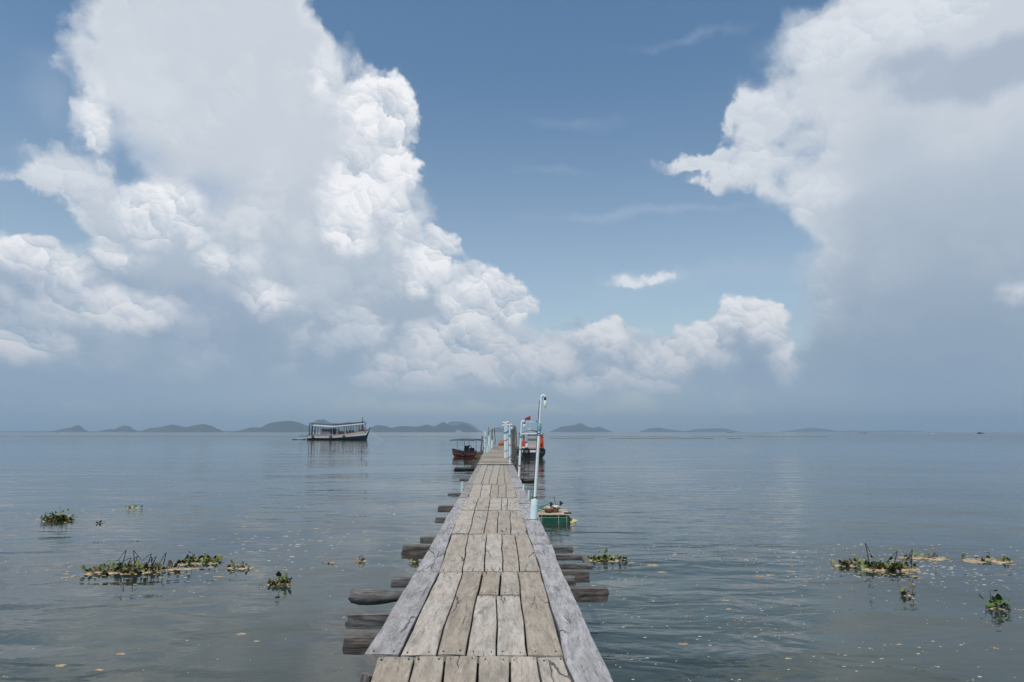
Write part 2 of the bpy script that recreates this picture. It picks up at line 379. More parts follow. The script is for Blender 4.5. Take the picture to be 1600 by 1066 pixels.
# ------------------------------------------------------------------ mesh helpers
class MB:
    def __init__(s): s.v = []; s.f = []; s.mi = []; s.uv = []; s.pid = []; s.sm = []
    def add(s, verts, faces, mi=0, uvs=None, pid=0.0, smooth=False):
        o = len(s.v); s.v += [tuple(p) for p in verts]
        for i, f in enumerate(faces):
            s.f.append([o + k for k in f]); s.mi.append(mi); s.pid.append(pid); s.sm.append(smooth)
            s.uv.append([uvs[k] for k in f] if uvs else [(0, 0)] * len(f))
    def box(s, c, d, mi=0, rot=None, pid=0.0, bev=0.0):
        hx, hy, hz = d[0] / 2, d[1] / 2, d[2] / 2; c = Vector(c)
        if bev > 0:
            b = min(bev, hx * .6, hy * .6, hz * .6)
            vs = []; idx = {}
            for sx in (-1, 1):
                for sy in (-1, 1):
                    for sz in (-1, 1):
                        for a in range(3):
                            q = [sx * hx, sy * hy, sz * hz]
                            for k, h in enumerate((hx, hy, hz)):
                                if k != a: q[k] = (sx, sy, sz)[k] * (h - b)
                            idx[(sx, sy, sz, a)] = len(vs); vs.append(Vector(q))
            fs = []
            for a in range(3):
                o1, o2 = [k for k in range(3) if k != a]
                for sg in (-1, 1):
                    ring = []
                    for (p, q) in ((-1, -1), (1, -1), (1, 1), (-1, 1)):
                        t = [0, 0, 0]; t[a] = sg; t[o1] = p; t[o2] = q; ring.append(idx[(*t, a)])
                    fs.append(ring)
                for p in (-1, 1):
                    for q in (-1, 1):
                        ring = []
                        for sg, aa in ((-1, o1), (1, o1), (1, o2), (-1, o2)):
                            t = [0, 0, 0]; t[a] = sg; t[o1] = p; t[o2] = q; ring.append(idx[(*t, aa)])
                        fs.append(ring)
            for sx in (-1, 1):
                for sy in (-1, 1):
                    for sz in (-1, 1): fs.append([idx[(sx, sy, sz, a)] for a in range(3)])
        else:
            vs = [Vector((x * hx, y * hy, z * hz)) for x in (-1, 1) for y in (-1, 1) for z in (-1, 1)]
            fs = [(0, 1, 3, 2), (4, 6, 7, 5), (0, 4, 5, 1), (2, 3, 7, 6), (0, 2, 6, 4), (1, 5, 7, 3)]
        if rot is not None: vs = [rot @ p for p in vs]
        s.add([c + p for p in vs], fs, mi, pid=pid)
    def tube(s, pts, rad, seg=10, mi=0, pid=0.0, cap=True, smooth=True, squash=1.0):
        pts = [Vector(p) for p in pts]; n = len(pts)
        if not hasattr(rad, '__len__'): rad = [rad] * n
        vs = []; up = Vector((0, 0, 1))
        t0 = (pts[-1] - pts[0]).normalized()
        if abs(t0.dot(up)) > 0.9: up = Vector((0, 1, 0))
        for i, p in enumerate(pts):
            t = (pts[min(i + 1, n - 1)] - pts[max(i - 1, 0)]).normalized()
            a = t.cross(up).normalized(); b = a.cross(t).normalized()
            for k in range(seg):
                an = 2 * math.pi * k / seg
                vs.append(p + (a * math.cos(an) + b * math.sin(an) * squash) * rad[i])
        fs = [(i * seg + k, i * seg + (k + 1) % seg, (i + 1) * seg + (k + 1) % seg, (i + 1) * seg + k) for i in range(n - 1) for k in range(seg)]
        s.add(vs, fs, mi, pid=pid, smooth=smooth)
        if cap:
            s.add(vs[:seg], [list(range(seg))[::-1]], mi, pid=pid); s.add(vs[-seg:], [list(range(seg))], mi, pid=pid)
    def torus(s, c, R0, r, nrm, mi=0, seg=20, sg=8):
        nrm = Vector(nrm).normalized(); a = nrm.orthogonal().normalized(); b = nrm.cross(a)
        vs = []
        for i in range(seg):
            an = 2 * math.pi * i / seg; d = a * math.cos(an) + b * math.sin(an)
            for k in range(sg):
                bn = 2 * math.pi * k / sg
                vs.append(Vector(c) + d * (R0 + r * math.cos(bn)) + nrm * r * math.sin(bn))
        s.add(vs, [(i * sg + k, ((i + 1) % seg) * sg + k, ((i + 1) % seg) * sg + (k + 1) % sg, i * sg + (k + 1) % sg) for i in range(seg) for k in range(sg)], mi, smooth=True)
    def ball(s, c, r, mi=0, seg=12, rings=8, jit=0.0, pid=0.0):
        if not hasattr(r, '__len__'): r = (r, r, r)
        vs = []
        for i in range(rings + 1):
            th = math.pi * i / rings
            for k in range(seg):
                ph = 2 * math.pi * k / seg
                d = Vector((math.sin(th) * math.cos(ph), math.sin(th) * math.sin(ph), math.cos(th)))
                j = 1 + (mnoise.noise(d * 1.7 + Vector(c) * 3) * jit if jit else 0)
                vs.append(Vector(c) + Vector((d.x * r[0], d.y * r[1], d.z * r[2])) * j)
        s.add(vs, [(i * seg + k, (i + 1) * seg + k, (i + 1) * seg + (k + 1) % seg, i * seg + (k + 1) % seg) for i in range(rings) for k in range(seg)], mi, smooth=True, pid=pid)
    def build(s, name, mats, parent=None, loc=None):
        me = bpy.data.meshes.new(name)
        off = Vector(loc) if loc is not None else Vector((0, 0, 0))
        me.from_pydata([tuple(Vector(p) - off) for p in s.v], [], s.f)
        if isinstance(mats, str): mats = [mats]
        for m in mats: me.materials.append(MATS[m])
        me.polygons.foreach_set('material_index', s.mi)
        me.polygons.foreach_set('use_smooth', s.sm)
        uvl = me.uv_layers.new(name='UVMap'); fl = []
        for u in s.uv:
            for a in u: fl += [a[0], a[1]]
        uvl.data.foreach_set('uv', fl)
        at = me.attributes.new('pid', 'FLOAT', 'FACE'); at.data.foreach_set('value', s.pid)
        me.validate(); me.update()
        o = bpy.data.objects.new(name, me); COL.objects.link(o)
        if parent is not None: o.parent = parent
        elif loc is not None: o.location = off
        return o
def tag(o, label=None, cat=None, group=None, kind=None):
    if label: o['label'] = label
    if cat: o['category'] = cat
    if group: o['group'] = group
    if kind: o['kind'] = kind
    return o
def thing(name, loc, label, cat, group=None, rz=0.0):
    o = bpy.data.objects.new(name, None); COL.objects.link(o); o.location = loc; o.rotation_euler = (0, 0, rz)
    o.empty_display_size = 0.2
    return tag(o, label, cat, group)
def lerp(a, b, t): return a + (b - a) * t
def interp(tab, x):
    tab = sorted(tab)
    if x <= tab[0][0]: (x0, y0), (x1, y1) = tab[0], tab[1]
    elif x >= tab[-1][0]: (x0, y0), (x1, y1) = tab[-2], tab[-1]
    else:
        for (x0, y0), (x1, y1) in zip(tab, tab[1:]):
            if x0 <= x <= x1: break
    return y0 + (y1 - y0) * (x - x0) / (x1 - x0)

# ------------------------------------------------------------------ water, haze, islands
mb = MB(); RW = 14000; seg = 96
ringr = [0, 60, 400, 2000, RW]
vs = [(0, 0, 0)] + [(r * math.cos(2 * math.pi * k / seg), r * math.sin(2 * math.pi * k / seg), 0) for r in ringr[1:] for k in range(seg)]
fs = [(0, 1 + k, 1 + (k + 1) % seg) for k in range(seg)]
for i in range(len(ringr) - 2):
    for k in range(seg): fs.append((1 + i * seg + k, 1 + (i + 1) * seg + k, 1 + (i + 1) * seg + (k + 1) % seg, 1 + i * seg + (k + 1) % seg))
mb.add(vs, fs); tag(mb.build('water', 'water'), 'calm grey-blue sea water around the jetty', kind='structure')

mb = MB(); mb.box((0, 0, 150 - 0.6), (2 * RW + 400, 2 * RW + 400, 301.2))
tag(mb.build('haze', 'haze'), 'thin pale blue haze over the sea', kind='stuff')

def island(prof, dist, label, depth=0.7, seed=0):
    # a real hill: the ridge line follows the measured heights, falling to the water in front and behind
    xs = [(AT(x, 675, dist).x, max(0.0, AT(x, y, dist).z)) for x, y in prof]
    xs = [(xs[0][0] - 25, -4.0)] + xs + [(xs[-1][0] + 25, -4.0)]
    x0, x1 = xs[0][0], xs[-1][0]; W = x1 - x0; D = min(max(W * depth, 200), 900)
    nx, ny = max(24, int(W / 8)), 22; vs = []
    for j in range(ny + 1):
        t = j / ny * 2 - 1
        for i in range(nx + 1):
            x = x0 + W * i / nx
            sh = x + mnoise.noise(Vector((t * 1.5, seed, 0))) * t * t * W * 0.1
            h = interp(xs, min(max(sh, x0), x1))
            fall = max(0.0, 1 - abs(t)) ** 1.1
            n = mnoise.fractal(Vector((x / 140, t * D / 140, seed * 3.1)), 1.0, 2.0, 5)
            n2 = mnoise.fractal(Vector((x / 25, t * D / 25, seed)), 1.0, 2.0, 3)
            z = h * fall * (1.04 + 0.16 * n * min(1, abs(t) * 3)) + n2 * 2.2 * (h > 8)
            vs.append((x, dist + t * D / 2, z if fall > 0.02 and h > 0 else -3))
    fs = [(j * (nx + 1) + i, j * (nx + 1) + i + 1, (j + 1) * (nx + 1) + i + 1, (j + 1) * (nx + 1) + i) for j in range(ny) for i in range(nx)]
    m = MB(); m.add(vs, fs, smooth=True)
    tag(m.build('hills', 'island_forest'), label, kind='structure')
ISL = [
 ([(82,674),(100,670),(110,669),(118,665),(124,665),(128,669),(132,674)], 5200, 'small hazy island far to the left with a peak at its right end'),
 ([(157,674),(168,671),(180,671),(187,667),(194,665),(202,667),(211,673)], 5200, 'small hazy island with a single rounded hump'),
 ([(229,674),(235,669),(250,668),(262,665),(270,664),(285,667),(292,668),(298,666),(318,663),(333,667),(344,674)], 5000, 'hazy island with two rounded humps on the horizon'),
 ([(374,674),(388,669),(398,668),(406,669),(420,662),(440,659),(455,658.5),(468,661),(480,666),(490,673)], 5000, 'hazy domed island just left of the white tour boat'),
 ([(470,674),(487,661),(497,656.5),(506,656.5),(515,661),(530,662),(547,660),(560,664),(570,668),(578,674)], 5600, 'hazy island standing behind the white tour boat'),
 ([(570,674),(579,668),(588,665),(600,665.5),(612,669),(620,667),(629,666),(641,667),(653,667),(667,664),(678,667),(692,660),(704,665),(712,666),(723,662),(737,668),(746,674)], 5000, 'long hazy island with several peaks left of the jetty end'),
 ([(690,672),(701,661),(707,659),(722,659.5),(732,662),(740,665.5),(752,674)], 8200, 'paler ridge showing behind the many-peaked island'),
 ([(764,674),(774,669),(782,668),(788,670),(800,673),(806,674)], 7000, 'pale hill seen between the posts at the jetty end'),
 ([(861,674),(878,667),(897,665),(907,661.5),(918,667),(928,669),(937,667),(954,674)], 6500, 'hazy pointed island right of the nearest lamp post'),
 ([(1001,674),(1016,669.5),(1030,668.5),(1045,671),(1068,674)], 7500, 'low pale island, first of the low ones right of the pointed island'),
 ([(1070,674),(1087,671),(1115,669.5),(1134,670),(1151,674)], 7800, 'low pale flat-topped island on the right part of the horizon'),
 ([(1229,674),(1248,671),(1272,668.5),(1291,671),(1312,674)], 8500, 'very pale humped island on the far right horizon'),
 ([(1308,674),(1339,672.5),(1352,673.5),(1370,673.5),(1391,672.5),(1424,673),(1438,674.3)], 9500, 'faintest, lowest strip of land at the far right'),
 ([(-60,673.6),(20,673.9),(60,673.2),(150,674.0),(215,673.4),(260,674),(345,673.3),(400,674.1)], 8000, 'low thin strip of land linking the small islands at the left'),
]
for i, (pr, di, lb) in enumerate(ISL): island(pr, di, lb, seed=i + 1)

# ------------------------------------------------------------------ jetty
DZ = 0.90
Lout = [(1027,567),(893,650),(835,683),(785,711),(778,716),(763,725),(750,733),(727,746),(712,752),(696,771)]
Rout = [(1066,957),(1026,940),(930,895),(893,877),(835,856),(812,844),(778,825),(763,819),(750,814),(727,803),(712,791),(696,790)]
Lsm = [(1024,624),(894,686),(834,705.5),(778,731),(727,752.5)]
Rsm = [(1066,897),(1025,881),(894,846),(834,824.5),(778,808),(727,792)]
def world_tab(tab): return [(P(x, y, DZ).y, P(x, y, DZ).x) for y, x in tab]
WL, WR, WLs, WRs = map(world_tab, (Lout, Rout, Lsm, Rsm))
Y0 = P(700, 1026, DZ).y
# behind the measured part the jetty simply runs on at the same width
d1 = (WR[0][1] - WR[1][1]) / (WR[1][0] - WR[0][0])
jetty = thing('jetty', (0, 8, 0), 'long weathered grey plank jetty on rough log crossbeams running out to sea', 'jetty')
JL = Vector((0, 8, 0))
def jb(m, name, mats):
    o = m.build(name, mats, None); o.parent = jetty
    o.data.transform(__import__('mathutils').Matrix.Translation(-JL)); return o
pidc = [0]
def plank(m, left, right, ya, yb, th=0.05, n=None, mi=0, gap=0.010, dz=None, wob=0.012, seedL=0, seedR=0, nails=True):
    """left/right: functions y -> x (world)"""
    pidc[0] += 1; pid = random.random()
    n = n or max(4, int((yb - ya) / 0.22)); z0 = DZ + (random.uniform(-0.006, 0.006) if dz is None else dz)
    tl = random.uniform(-0.006, 0.006)
    ch = [random.uniform(-0.03, 0.03) for _ in range(4)]
    vs = []; uv = []
    e = 0.005
    for i in range(n + 1):
        t = i / n; y = lerp(ya + 0.008, yb - 0.008, t)
        xl = left(y) + gap / 2 + mnoise.noise(Vector((seedL * 7.7, y * 1.3, 0))) * wob + abs(mnoise.noise(Vector((pid * 50, y * 4, 1)))) * 0.008
        xr = right(y) - gap / 2 + mnoise.noise(Vector((seedR * 7.7, y * 1.3, 0))) * wob - abs(mnoise.noise(Vector((pid * 50, y * 4, 5)))) * 0.008
        ys = y
        zz = z0 + tl * (t - .5) + mnoise.noise(Vector((pid * 30, y * 0.8, 3))) * 0.006
        w = xr - xl
        sk = (ch[0] if i == 0 else 0) * 0.3 if i == 0 else ((ch[1] * 0.3) if i == n else 0)
        rag = 0.012 if i in (0, n) else 0.0
        for (x, z, uu) in ((xl, zz - th, 0 - th), (xl, zz - e, 0), (xl + e, zz, e), (lerp(xl, xr, .35), zz + .001, .35 * w), (lerp(xl, xr, .68), zz + .002, .68 * w), (xr - e, zz, w - e), (xr, zz - e, w), (xr, zz - th, w + th)):
            yy = ys + rag * (mnoise.noise(Vector((x * 9, pid * 40, i))) * 1.6)
            vs.append((x, yy, z)); uv.append((uu + pid * 3, yy))
    c = 8; fs = []
    for i in range(n):
        for k in range(c - 1): fs.append((i * c + k, i * c + k + 1, (i + 1) * c + k + 1, (i + 1) * c + k))
        fs.append((i * c + c - 1, i * c, (i + 1) * c, (i + 1) * c + c - 1))
    fs.append(tuple(range(c))[::-1]); fs.append(tuple(n * c + k for k in range(c)))
    m.add(vs, fs, mi, uv, pid)
    if nails and yb - ya > 0.5:
        for yy in (ya + .07, yb - .07):
            for fr in (.2, .8):
                xx = lerp(left(yy), right(yy), fr + random.uniform(-.06, .06)); y2 = yy + random.uniform(-.02, .02)
                m.tube([(xx, y2, z0 - .004), (xx, y2, z0 + .0075)], random.uniform(.005, .0075), 7, mi=1)
def lin(pxa, pya, pxb, pyb):             # straight seam through two measured deck points
    a, b = P(pxa, pya, DZ), P(pxb, pyb, DZ)
    return lambda y: a.x + (b.x - a.x) * (y - a.y) / (b.y - a.y)
deck = MB()
def yd(py): return P(800, py, DZ).y
def section(seams, pyb, pyt, skip=()):
    fns = [lin(xb, pyb, xt, pyt) for xb, xt in seams]
    for i in range(len(fns) - 1):
        if i in skip: continue
        plank(deck, fns[i], fns[i + 1], yd(pyb), yd(pyt), seedL=i + pyb, seedR=i + 1 + pyb)
    return fns
# near section (runs back under the photographer)
a0 = [lin(b, 1066, t, 1026) for b, t in ((577,588),(638.7,648.8),(692,696.6),(745.5,747),(796,795),(844.8,839.7),(896.8,881.4))]
for i in range(6): plank(deck, a0[i], a0[i + 1], 1.9 + random.uniform(-.02, .02), yd(1026), seedL=i + 3, seedR=i + 4)
wl, wr = a0[0](1.9), a0[6](1.9)
for i in range(6):
    f0 = lambda y, k=i: wl + (wr - wl) * k / 6 ; f1 = lambda y, k=i + 1: wl + (wr - wl) * k / 6
    plank(deck, f0, f1, -2.5, 1.9, seedL=i + 20, seedR=i + 21)
# second section with two short planks
f = section([(624,686.5),(681,723),(727.5,754),(776,783),(824.5,809.6),(880.5,845.6)], 1024, 894, skip=(1, 2, 3))
s3a = lin(727.5, 1024, 745, 930); s4a = lin(776, 1024, 776, 930); s3b = lin(746, 930, 754, 894); s4b = lin(781, 930, 783, 894)
ym = yd(930)
s2f = f[1]; s5f = f[4]
s3 = lambda y: s3a(y) if y < ym else s3b(y)
plank(deck, s2f, s3, yd(1024), yd(894), seedL=1025, seedR=77)
plank(deck, s3a, s4a, yd(1024), ym, seedL=77, seedR=78)
plank(deck, s3b, s4b, ym, yd(894), seedL=77, seedR=78, gap=0.022)
plank(deck, s4a, s5f, yd(1024), ym, seedL=78, seedR=1028)
plank(deck, s4b, s5f, ym, yd(894), seedL=78, seedR=1028)
section([(685.5,705.5),(722.6,731.6),(757,760),(785.6,784),(812.6,804.8),(846,825)], 893.5, 835)
section([(705.8,718.5),(732.8,741.5),(755.7,763),(776.6,779),(798,797),(824.3,816)], 834.5, 798)
section([(718.5,731),(741.5,748),(763,766.5),(783,784.5),(792,793.5),(816,808.5)], 797.5, 778)
section([(731,738),(749.6,754),(765,768),(778,779.5),(791,791),(808,802.5)], 777.6, 757)
section([(738,752.5),(752,762),(763,772),(776,781.6),(789,787),(802.5,792)], 756.7, 727)
# far section: short cross planks, uneven
y = yd(727) + 0.02; WEND = yd(696)
while y < WEND:
    wdt = random.uniform(0.22, 0.42)
    c0 = lambda yy: interp(WL, yy) + 0.05; c1 = lambda yy: interp(WR, yy) - 0.05
    mids = lambda yy: (c0(yy) + c1(yy)) / 2 + 0.1
    plank(deck, c0, c1, y, min(y + wdt, WEND), n=3, gap=random.uniform(-.15, 0.1), dz=random.uniform(-.015, .03))
    y += wdt + 0.01
jb(deck, 'deck', ['plank_wood', 'rusty_nail'])
# edge boards
def wf(tab): return lambda yy: interp(tab, yy)
near_l = lambda yy: a0[0](yy) - 0.16
for (a, b) in ((1024.5, 893.5), (893, 835.5), (835, 803), (802.5, 778.5), (778, 757), (756.5, 727)):
    m = MB(); ex = random.uniform(-.01, .02)
    plank(m, lambda yy: interp(WL, yy) - ex, wf(WLs), yd(a), yd(b), th=0.075, dz=0.004, wob=0.016, seedL=a, seedR=5); jb(m, 'edge_board', ['edge_wood', 'rusty_nail'])
for (a, b) in ((None, 851), (850.5, 812.5), (812, 787.5), (787, 763), (762.5, 746), (745.5, 727)):
    m = MB(); ex = random.uniform(-.01, .02)
    ya = 1.2 if a is None else yd(a)
    plank(m, wf(WRs), lambda yy: interp(WR, yy) + ex, ya, yd(b), th=0.075, dz=0.004, wob=0.016, seedL=9, seedR=b); jb(m, 'edge_board', ['edge_wood', 'rusty_nail'])
m = MB(); plank(m, wf(WRs), wf(WR), -2.5, 1.19, th=0.075, dz=0.004); jb(m, 'edge_board', ['edge_wood', 'rusty_nail'])

# crossbeams: tip pixel, top pixel row, thickness in px, inner end offset
def beam(px_tip, py_top, hpx, side, kind='square', matn='log_wood', ztop=DZ - 0.085, length=None, droop=0.0, wide=None, yaw=0.0):
    tip = P(px_tip, py_top, ztop); h = hpx / F_PX * tip.y * 1.0
    h = max(h * 0.95, 0.05); wdt = wide or h * 1.15
    inner = (interp(WL, tip.y) + 0.9) if side < 0 else (interp(WR, tip.y) - 0.9)
    if length: inner = tip.x + (-side) * length
    m = MB(); n = 16; seg = 12
    vs = []; pid = random.random()
    for i in range(n + 1):
        t = i / n; x = lerp(tip.x, inner, t)
        taper = 1.0
        if kind == 'knob': taper = 0.85 + 0.45 * math.exp(-((t - 0.12) / 0.14) ** 2) - 0.12 * t
        cy = tip.y + wdt / 2 + yaw * (x - tip.x) + mnoise.noise(Vector((x * 1.2, pid * 9, 2))) * 0.02
        cz = ztop - h / 2 - droop * (1 - t) + (0.0 if kind != 'knob' else -0.03 * math.exp(-((t - 0.15) / 0.2) ** 2))
        for k in range(seg):
            an = 2 * math.pi * (k + 0.5) / seg
            ca, sa = math.cos(an), math.sin(an)
            if kind == 'square':
                q = max(abs(ca), abs(sa)); q = lerp(1.0, 1 / q, 0.85); ca *= q; sa *= q
            j = 1 + mnoise.noise(Vector((x * 5, ca * 2 + pid * 20, sa * 2))) * 0.13
            if i == 0: j *= 0.95
            vs.append((x + (mnoise.noise(Vector((ca * 2, sa * 2, pid * 31))) * 0.025 if i == 0 else 0), cy + ca * wdt / 2 * taper * j, cz + sa * h / 2 * taper * j))
    fs = [(i * seg + k, i * seg + (k + 1) % seg, (i + 1) * seg + (k + 1) % seg, (i + 1) * seg + k) for i in range(n) for k in range(seg)]
    m.add(vs, fs, smooth=(kind == 'knob')); m.add(vs[:seg], [tuple(range(seg))]); m.add(vs[-seg:], [tuple(range(seg))])
    return jb(m, 'crossbeam', matn)
beam(546, 921, 20, -1, 'knob')
beam(541, 961, 22, -1)
beam(537, 996, 27, -1, matn='brown_wood')
beam(612, 904, 15, -1)
beam(628, 854, 20, -1, matn='brown_wood')
beam(656, 840, 10, -1)
beam(685, 791, 10, -1, matn='brown_wood')
beam(680, 809, 9, -1)
beam(950, 920, 21, 1, matn='brown_wood')
beam(899, 903, 15, 1)
beam(921, 893, 18, 1, matn='brown_wood', wide=0.09)
beam(923, 882, 8, 1, matn='log_wood', wide=0.10)
beam(917, 868, 8, 1, matn='log_wood', wide=0.10)
beam(895, 855, 10, 1)
for (x, y, h, s) in ((700,771,5,-1),(718,748,4,-1),(728,738,3.5,-1),(736,727,4,-1),(738,719,3,-1),(742,712,3,-1),(832,748,4,1),(826,739,4,1),(818,731,4,1),(815,723,3,1),(812,717,3,1),(808,711,3,1),(744,706,3,-1)):
    beam(x, y, h, s, matn=random.choice(['log_wood', 'brown_wood']))
# the short board that joins two crossbeams on the right
m = MB(); a = P(914, 869, DZ - 0.08); b = P(921, 883, DZ - 0.08)
m.box((a + b) / 2 + Vector((0, 0.03, -0.03)), ((b.x - a.x) + 0.09, abs(a.y - b.y) + 0.05, 0.05), bev=0.008); jb(m, 'tie_board', 'log_wood')
# supporting piles and stringers
def pile(x, y, top, lean=(0, 0), r=0.07, matn='post_wood'):
    m = MB(); pts = [(x + lean[0] * (1 - t), y + lean[1] * (1 - t), lerp(-1.2, top, t)) for t in (0, .25, .5, .75, 1)]
    pts = [(p[0] + mnoise.noise(Vector((p[2], x, y))) * .03, p[1], p[2]) for p in pts]
    m.tube(pts, [r * 1.1, r, r, r * .95, r * .9], 9); return jb(m, 'pile', matn)
yy = 1.2
while yy < 78:
    for s, tab in ((1, WL), (-1, WR)):
        xx = interp(tab, yy) + s * 0.14
        pile(xx, yy, DZ - 0.12, lean=(-s * random.uniform(0.02, .18), random.uniform(-.1, .1)))
    yy += 2.9 if yy < 40 else 4.5
pile(interp(WL, Y0) + 0.06, Y0 - 0.12, DZ - 0.08, lean=(-0.45, -0.25), r=0.05)
for tab, s in ((WL, 1), (WR, -1)):
    for a, b in ((-2, 16), (16.05, 46), (46.05, 79)):
        m = MB(); m.tube([(interp(tab, q) + s * 0.28, q, DZ - 0.16) for q in [lerp(a, b, i / 8) for i in range(9)]], 0.06, 8); jb(m, 'stringer', 'post_wood')
# pale cross cleats at the far joint
m = MB(); q = yd(727); m.box(((interp(WL, q) + interp(WR, q)) / 2, q, DZ + 0.03), (1.9, 0.14, 0.04), bev=.006); jb(m, 'cleat', 'log_wood')

# ------------------------------------------------------------------ posts and lamps
def post_line(pxt, pyt, pxb, pyb, z=DZ):
    b = P(pxb, pyb, z); t = AT(pxt, pyt, b.y); return b, t
LG = 'lamp posts of plastic pipe along the jetty'
def lamp(pxt, pyt, pxb, pyb, r, label, side=1, zb=DZ, sleeve=None, near=False, bulb_drop=0.20):
    b, t = post_line(pxt, pyt, pxb, pyb, zb)
    o = thing('lamp_post', b, label, 'lamp post', LG)
    ax = (t - b); L = ax.length; u = ax.normalized()
    base = -u * (b.z + 0.6)
    m = MB(); kk = 0.74
    m.tube([base, ax * kk], r, 12); m.build('pipe', 'pvc_white', o)
    m = MB(); arm = side * 0.5
    top = ax
    pts = [ax * kk, ax * 0.985]
    for i in range(1, 7):
        an = math.pi * i / 6; rr = 0.035 if near else 0.05
        pts.append(ax * 0.985 + Vector((side * rr * (1 - math.cos(an)), 0, rr * math.sin(an))))
    m.tube(pts, r * 0.62, 10); m.build('arm', 'pvc_white', o)
    m = MB(); m.tube([ax * (kk - .035), ax * (kk - .028), ax * (kk + .02), ax * (kk + .035)], [r * 1.1, r * 1.3, r * 1.28, r * .8], 12); m.build('coupling', 'pvc_teal', o)
    e = pts[-1]
    m = MB(); m.tube([e + Vector((0, 0, 0.02)), e - Vector((0, 0, 0.02)), e - Vector((0, 0, 0.055))], [r * .5, r * .75, r * .7], 10); m.build('socket', 'black_paint', o)
    m = MB(); zz = e.z - 0.055; R0 = max(r * 0.9, 0.027)
    m.tube([(e.x, e.y, zz), (e.x, e.y, zz - .03), (e.x, e.y, zz - .075), (e.x, e.y, zz - .125), (e.x, e.y, zz - .155)], [R0 * .6, R0, R0 * 1.05, R0 * .8, R0 * .3], 12); m.build('bulb', 'bulb_glass', o)
    if near:
        m = MB(); m.torus(ax * (kk - .05), r * 1.02, 0.008, u, seg=16, sg=6); m.torus(ax * (kk - .065), r * 1.02, 0.008, u, seg=16, sg=6); m.build('tie', 'black_rubber', o)
        m = MB(); m.tube([base * 0.9, u * 0.33, u * .35], [0.068, 0.066, 0.058], 16); m.build('sleeve', 'pvc_blue', o)
        m = MB(); m.torus(u * 0.39, r * 1.05, 0.009, u, seg=16, sg=6); m.build('tie', 'black_rubber', o)
        m = MB()
        pts = [ax * f + Vector((-r * 1.05, -r * .3, 0)) + Vector((mnoise.noise(Vector((f * 9, 0, 0))) * 0.01, 0, 0)) for f in [i / 24 for i in range(3, 24)]]
        m.tube(pts, 0.006, 5); m.build('cable', 'black_rubber', o)
    else:
        for f in (0.2, 0.5):
            m = MB(); m.torus(ax * f, r * 1.05, 0.014, u, seg=10, sg=5); m.build('tie', 'black_rubber', o)
    return o
lamp(846, 618, 833.5, 811, 0.030, 'tall white pipe lamp post in a pale blue sleeve, nearest of the lamp posts', near=True)
lamp(815, 659, 811, 745, 0.043, 'leaning white pipe lamp post in front of the red and white boat')
lamp(796.3, 664, 796.8, 727, 0.042, 'slim white pipe lamp post beside the dark wooden posts')
lamp(791.6, 660, 793, 714, 0.075, 'pale pipe lamp post standing close behind its twin')
lamp(789, 661, 790, 716, 0.085, 'thick pale blue pipe lamp post, leftmost of the right-hand row', side=-1)
lamp(758.5, 676, 757, 706, 0.07, 'short bent white pipe lamp post left of the jetty end', side=-1)
WG = 'bare wooden mooring posts at the jetty end'
for (xt, yt, xb, yb, r, lb) in (
    (753.6, 682, 752, 707, 0.12, 'stout grey wooden post, outermost on the left side of the jetty end'),
    (759, 684, 754.5, 706, 0.10, 'wooden post leaning right beside the outermost left post'),
    (764.2, 667, 761.5, 705, 0.06, 'thin tall dark post rising behind the pale blue pipes on the left'),
    (769, 670, 768.3, 699, 0.10, 'dark reddish wooden post with a pale pipe at its foot'),
    (772.6, 669, 773.6, 696, 0.09, 'dark wooden post closest to the left side of the orange heap'),
    (799.2, 664, 800, 708, 0.07, 'thin dark wooden post just right of the slim lamp post'),
    (801, 670, 801.4, 713, 0.13, 'broad dark wooden post between two thinner ones on the right'),
    (803.2, 665, 804.6, 718, 0.09, 'tall dark wooden post, taller of the pair beside the red boat'),
    (806, 666.5, 807.3, 704, 0.10, 'dark wooden post nearest to the red boat on the right'),
    (811.2, 676, 811.4, 702, 0.06, 'short thin post between the wooden posts and the red boat')):
    b, t = post_line(xt, yt, xb, yb); r *= 0.6
    o = MB(); ax = t - b; base = -ax.normalized() * (b.z + 0.8)
    n = 8; pts = [base.lerp(ax, i / n) + Vector((mnoise.noise(Vector((i * .6, xt, 1))) * 0.05, 0, 0)) for i in range(n + 1)]
    o.tube(pts, [r * (1.1 - .25 * i / n) * (1 + .1 * mnoise.noise(Vector((i, xt, 4)))) for i in range(n + 1)], 9)
    ob = o.build('wooden_post', 'post_wood'); ob.location = b; tag(ob, lb, 'post', WG)
PG = 'short pale pipe posts on the jetty sides'
for (xt, yt, xb, yb, r, lb) in (
    (765.2, 681, 763.8, 705, 0.14, 'thick pale blue pipe post in the left cluster at the jetty end'),
    (769.7, 688, 768.2, 701, 0.14, 'short pale blue pipe post at the foot of the reddish wooden post'),
    (761.8, 697, 761.2, 707, 0.10, 'stubby pale blue pipe at the left edge of the jetty end'),
    (800.6, 681, 802.4, 699, 0.08, 'short pale pipe leaning among the dark wooden posts'),
    (722.5, 753, 722, 764, 0.035, 'short pale blue pipe stub on the left side of the jetty'),
    (818.5, 757, 818, 766, 0.03, 'white pipe stub on the right edge well behind the nearest lamp'),
    (826.5, 766, 826, 778, 0.028, 'white pipe stub just behind the nearest lamp post'),):
    b, t = post_line(xt, yt, xb, yb)
    m = MB(); ax = t - b; base = -ax.normalized() * (b.z + 0.6)
    m.tube([base, ax * .97], r, 12); m.tube([ax * .93, ax], r * 1.08, 12)
    ob = m.build('pipe_post', 'pvc_blue'); ob.location = b; tag(ob, lb, 'post', PG)
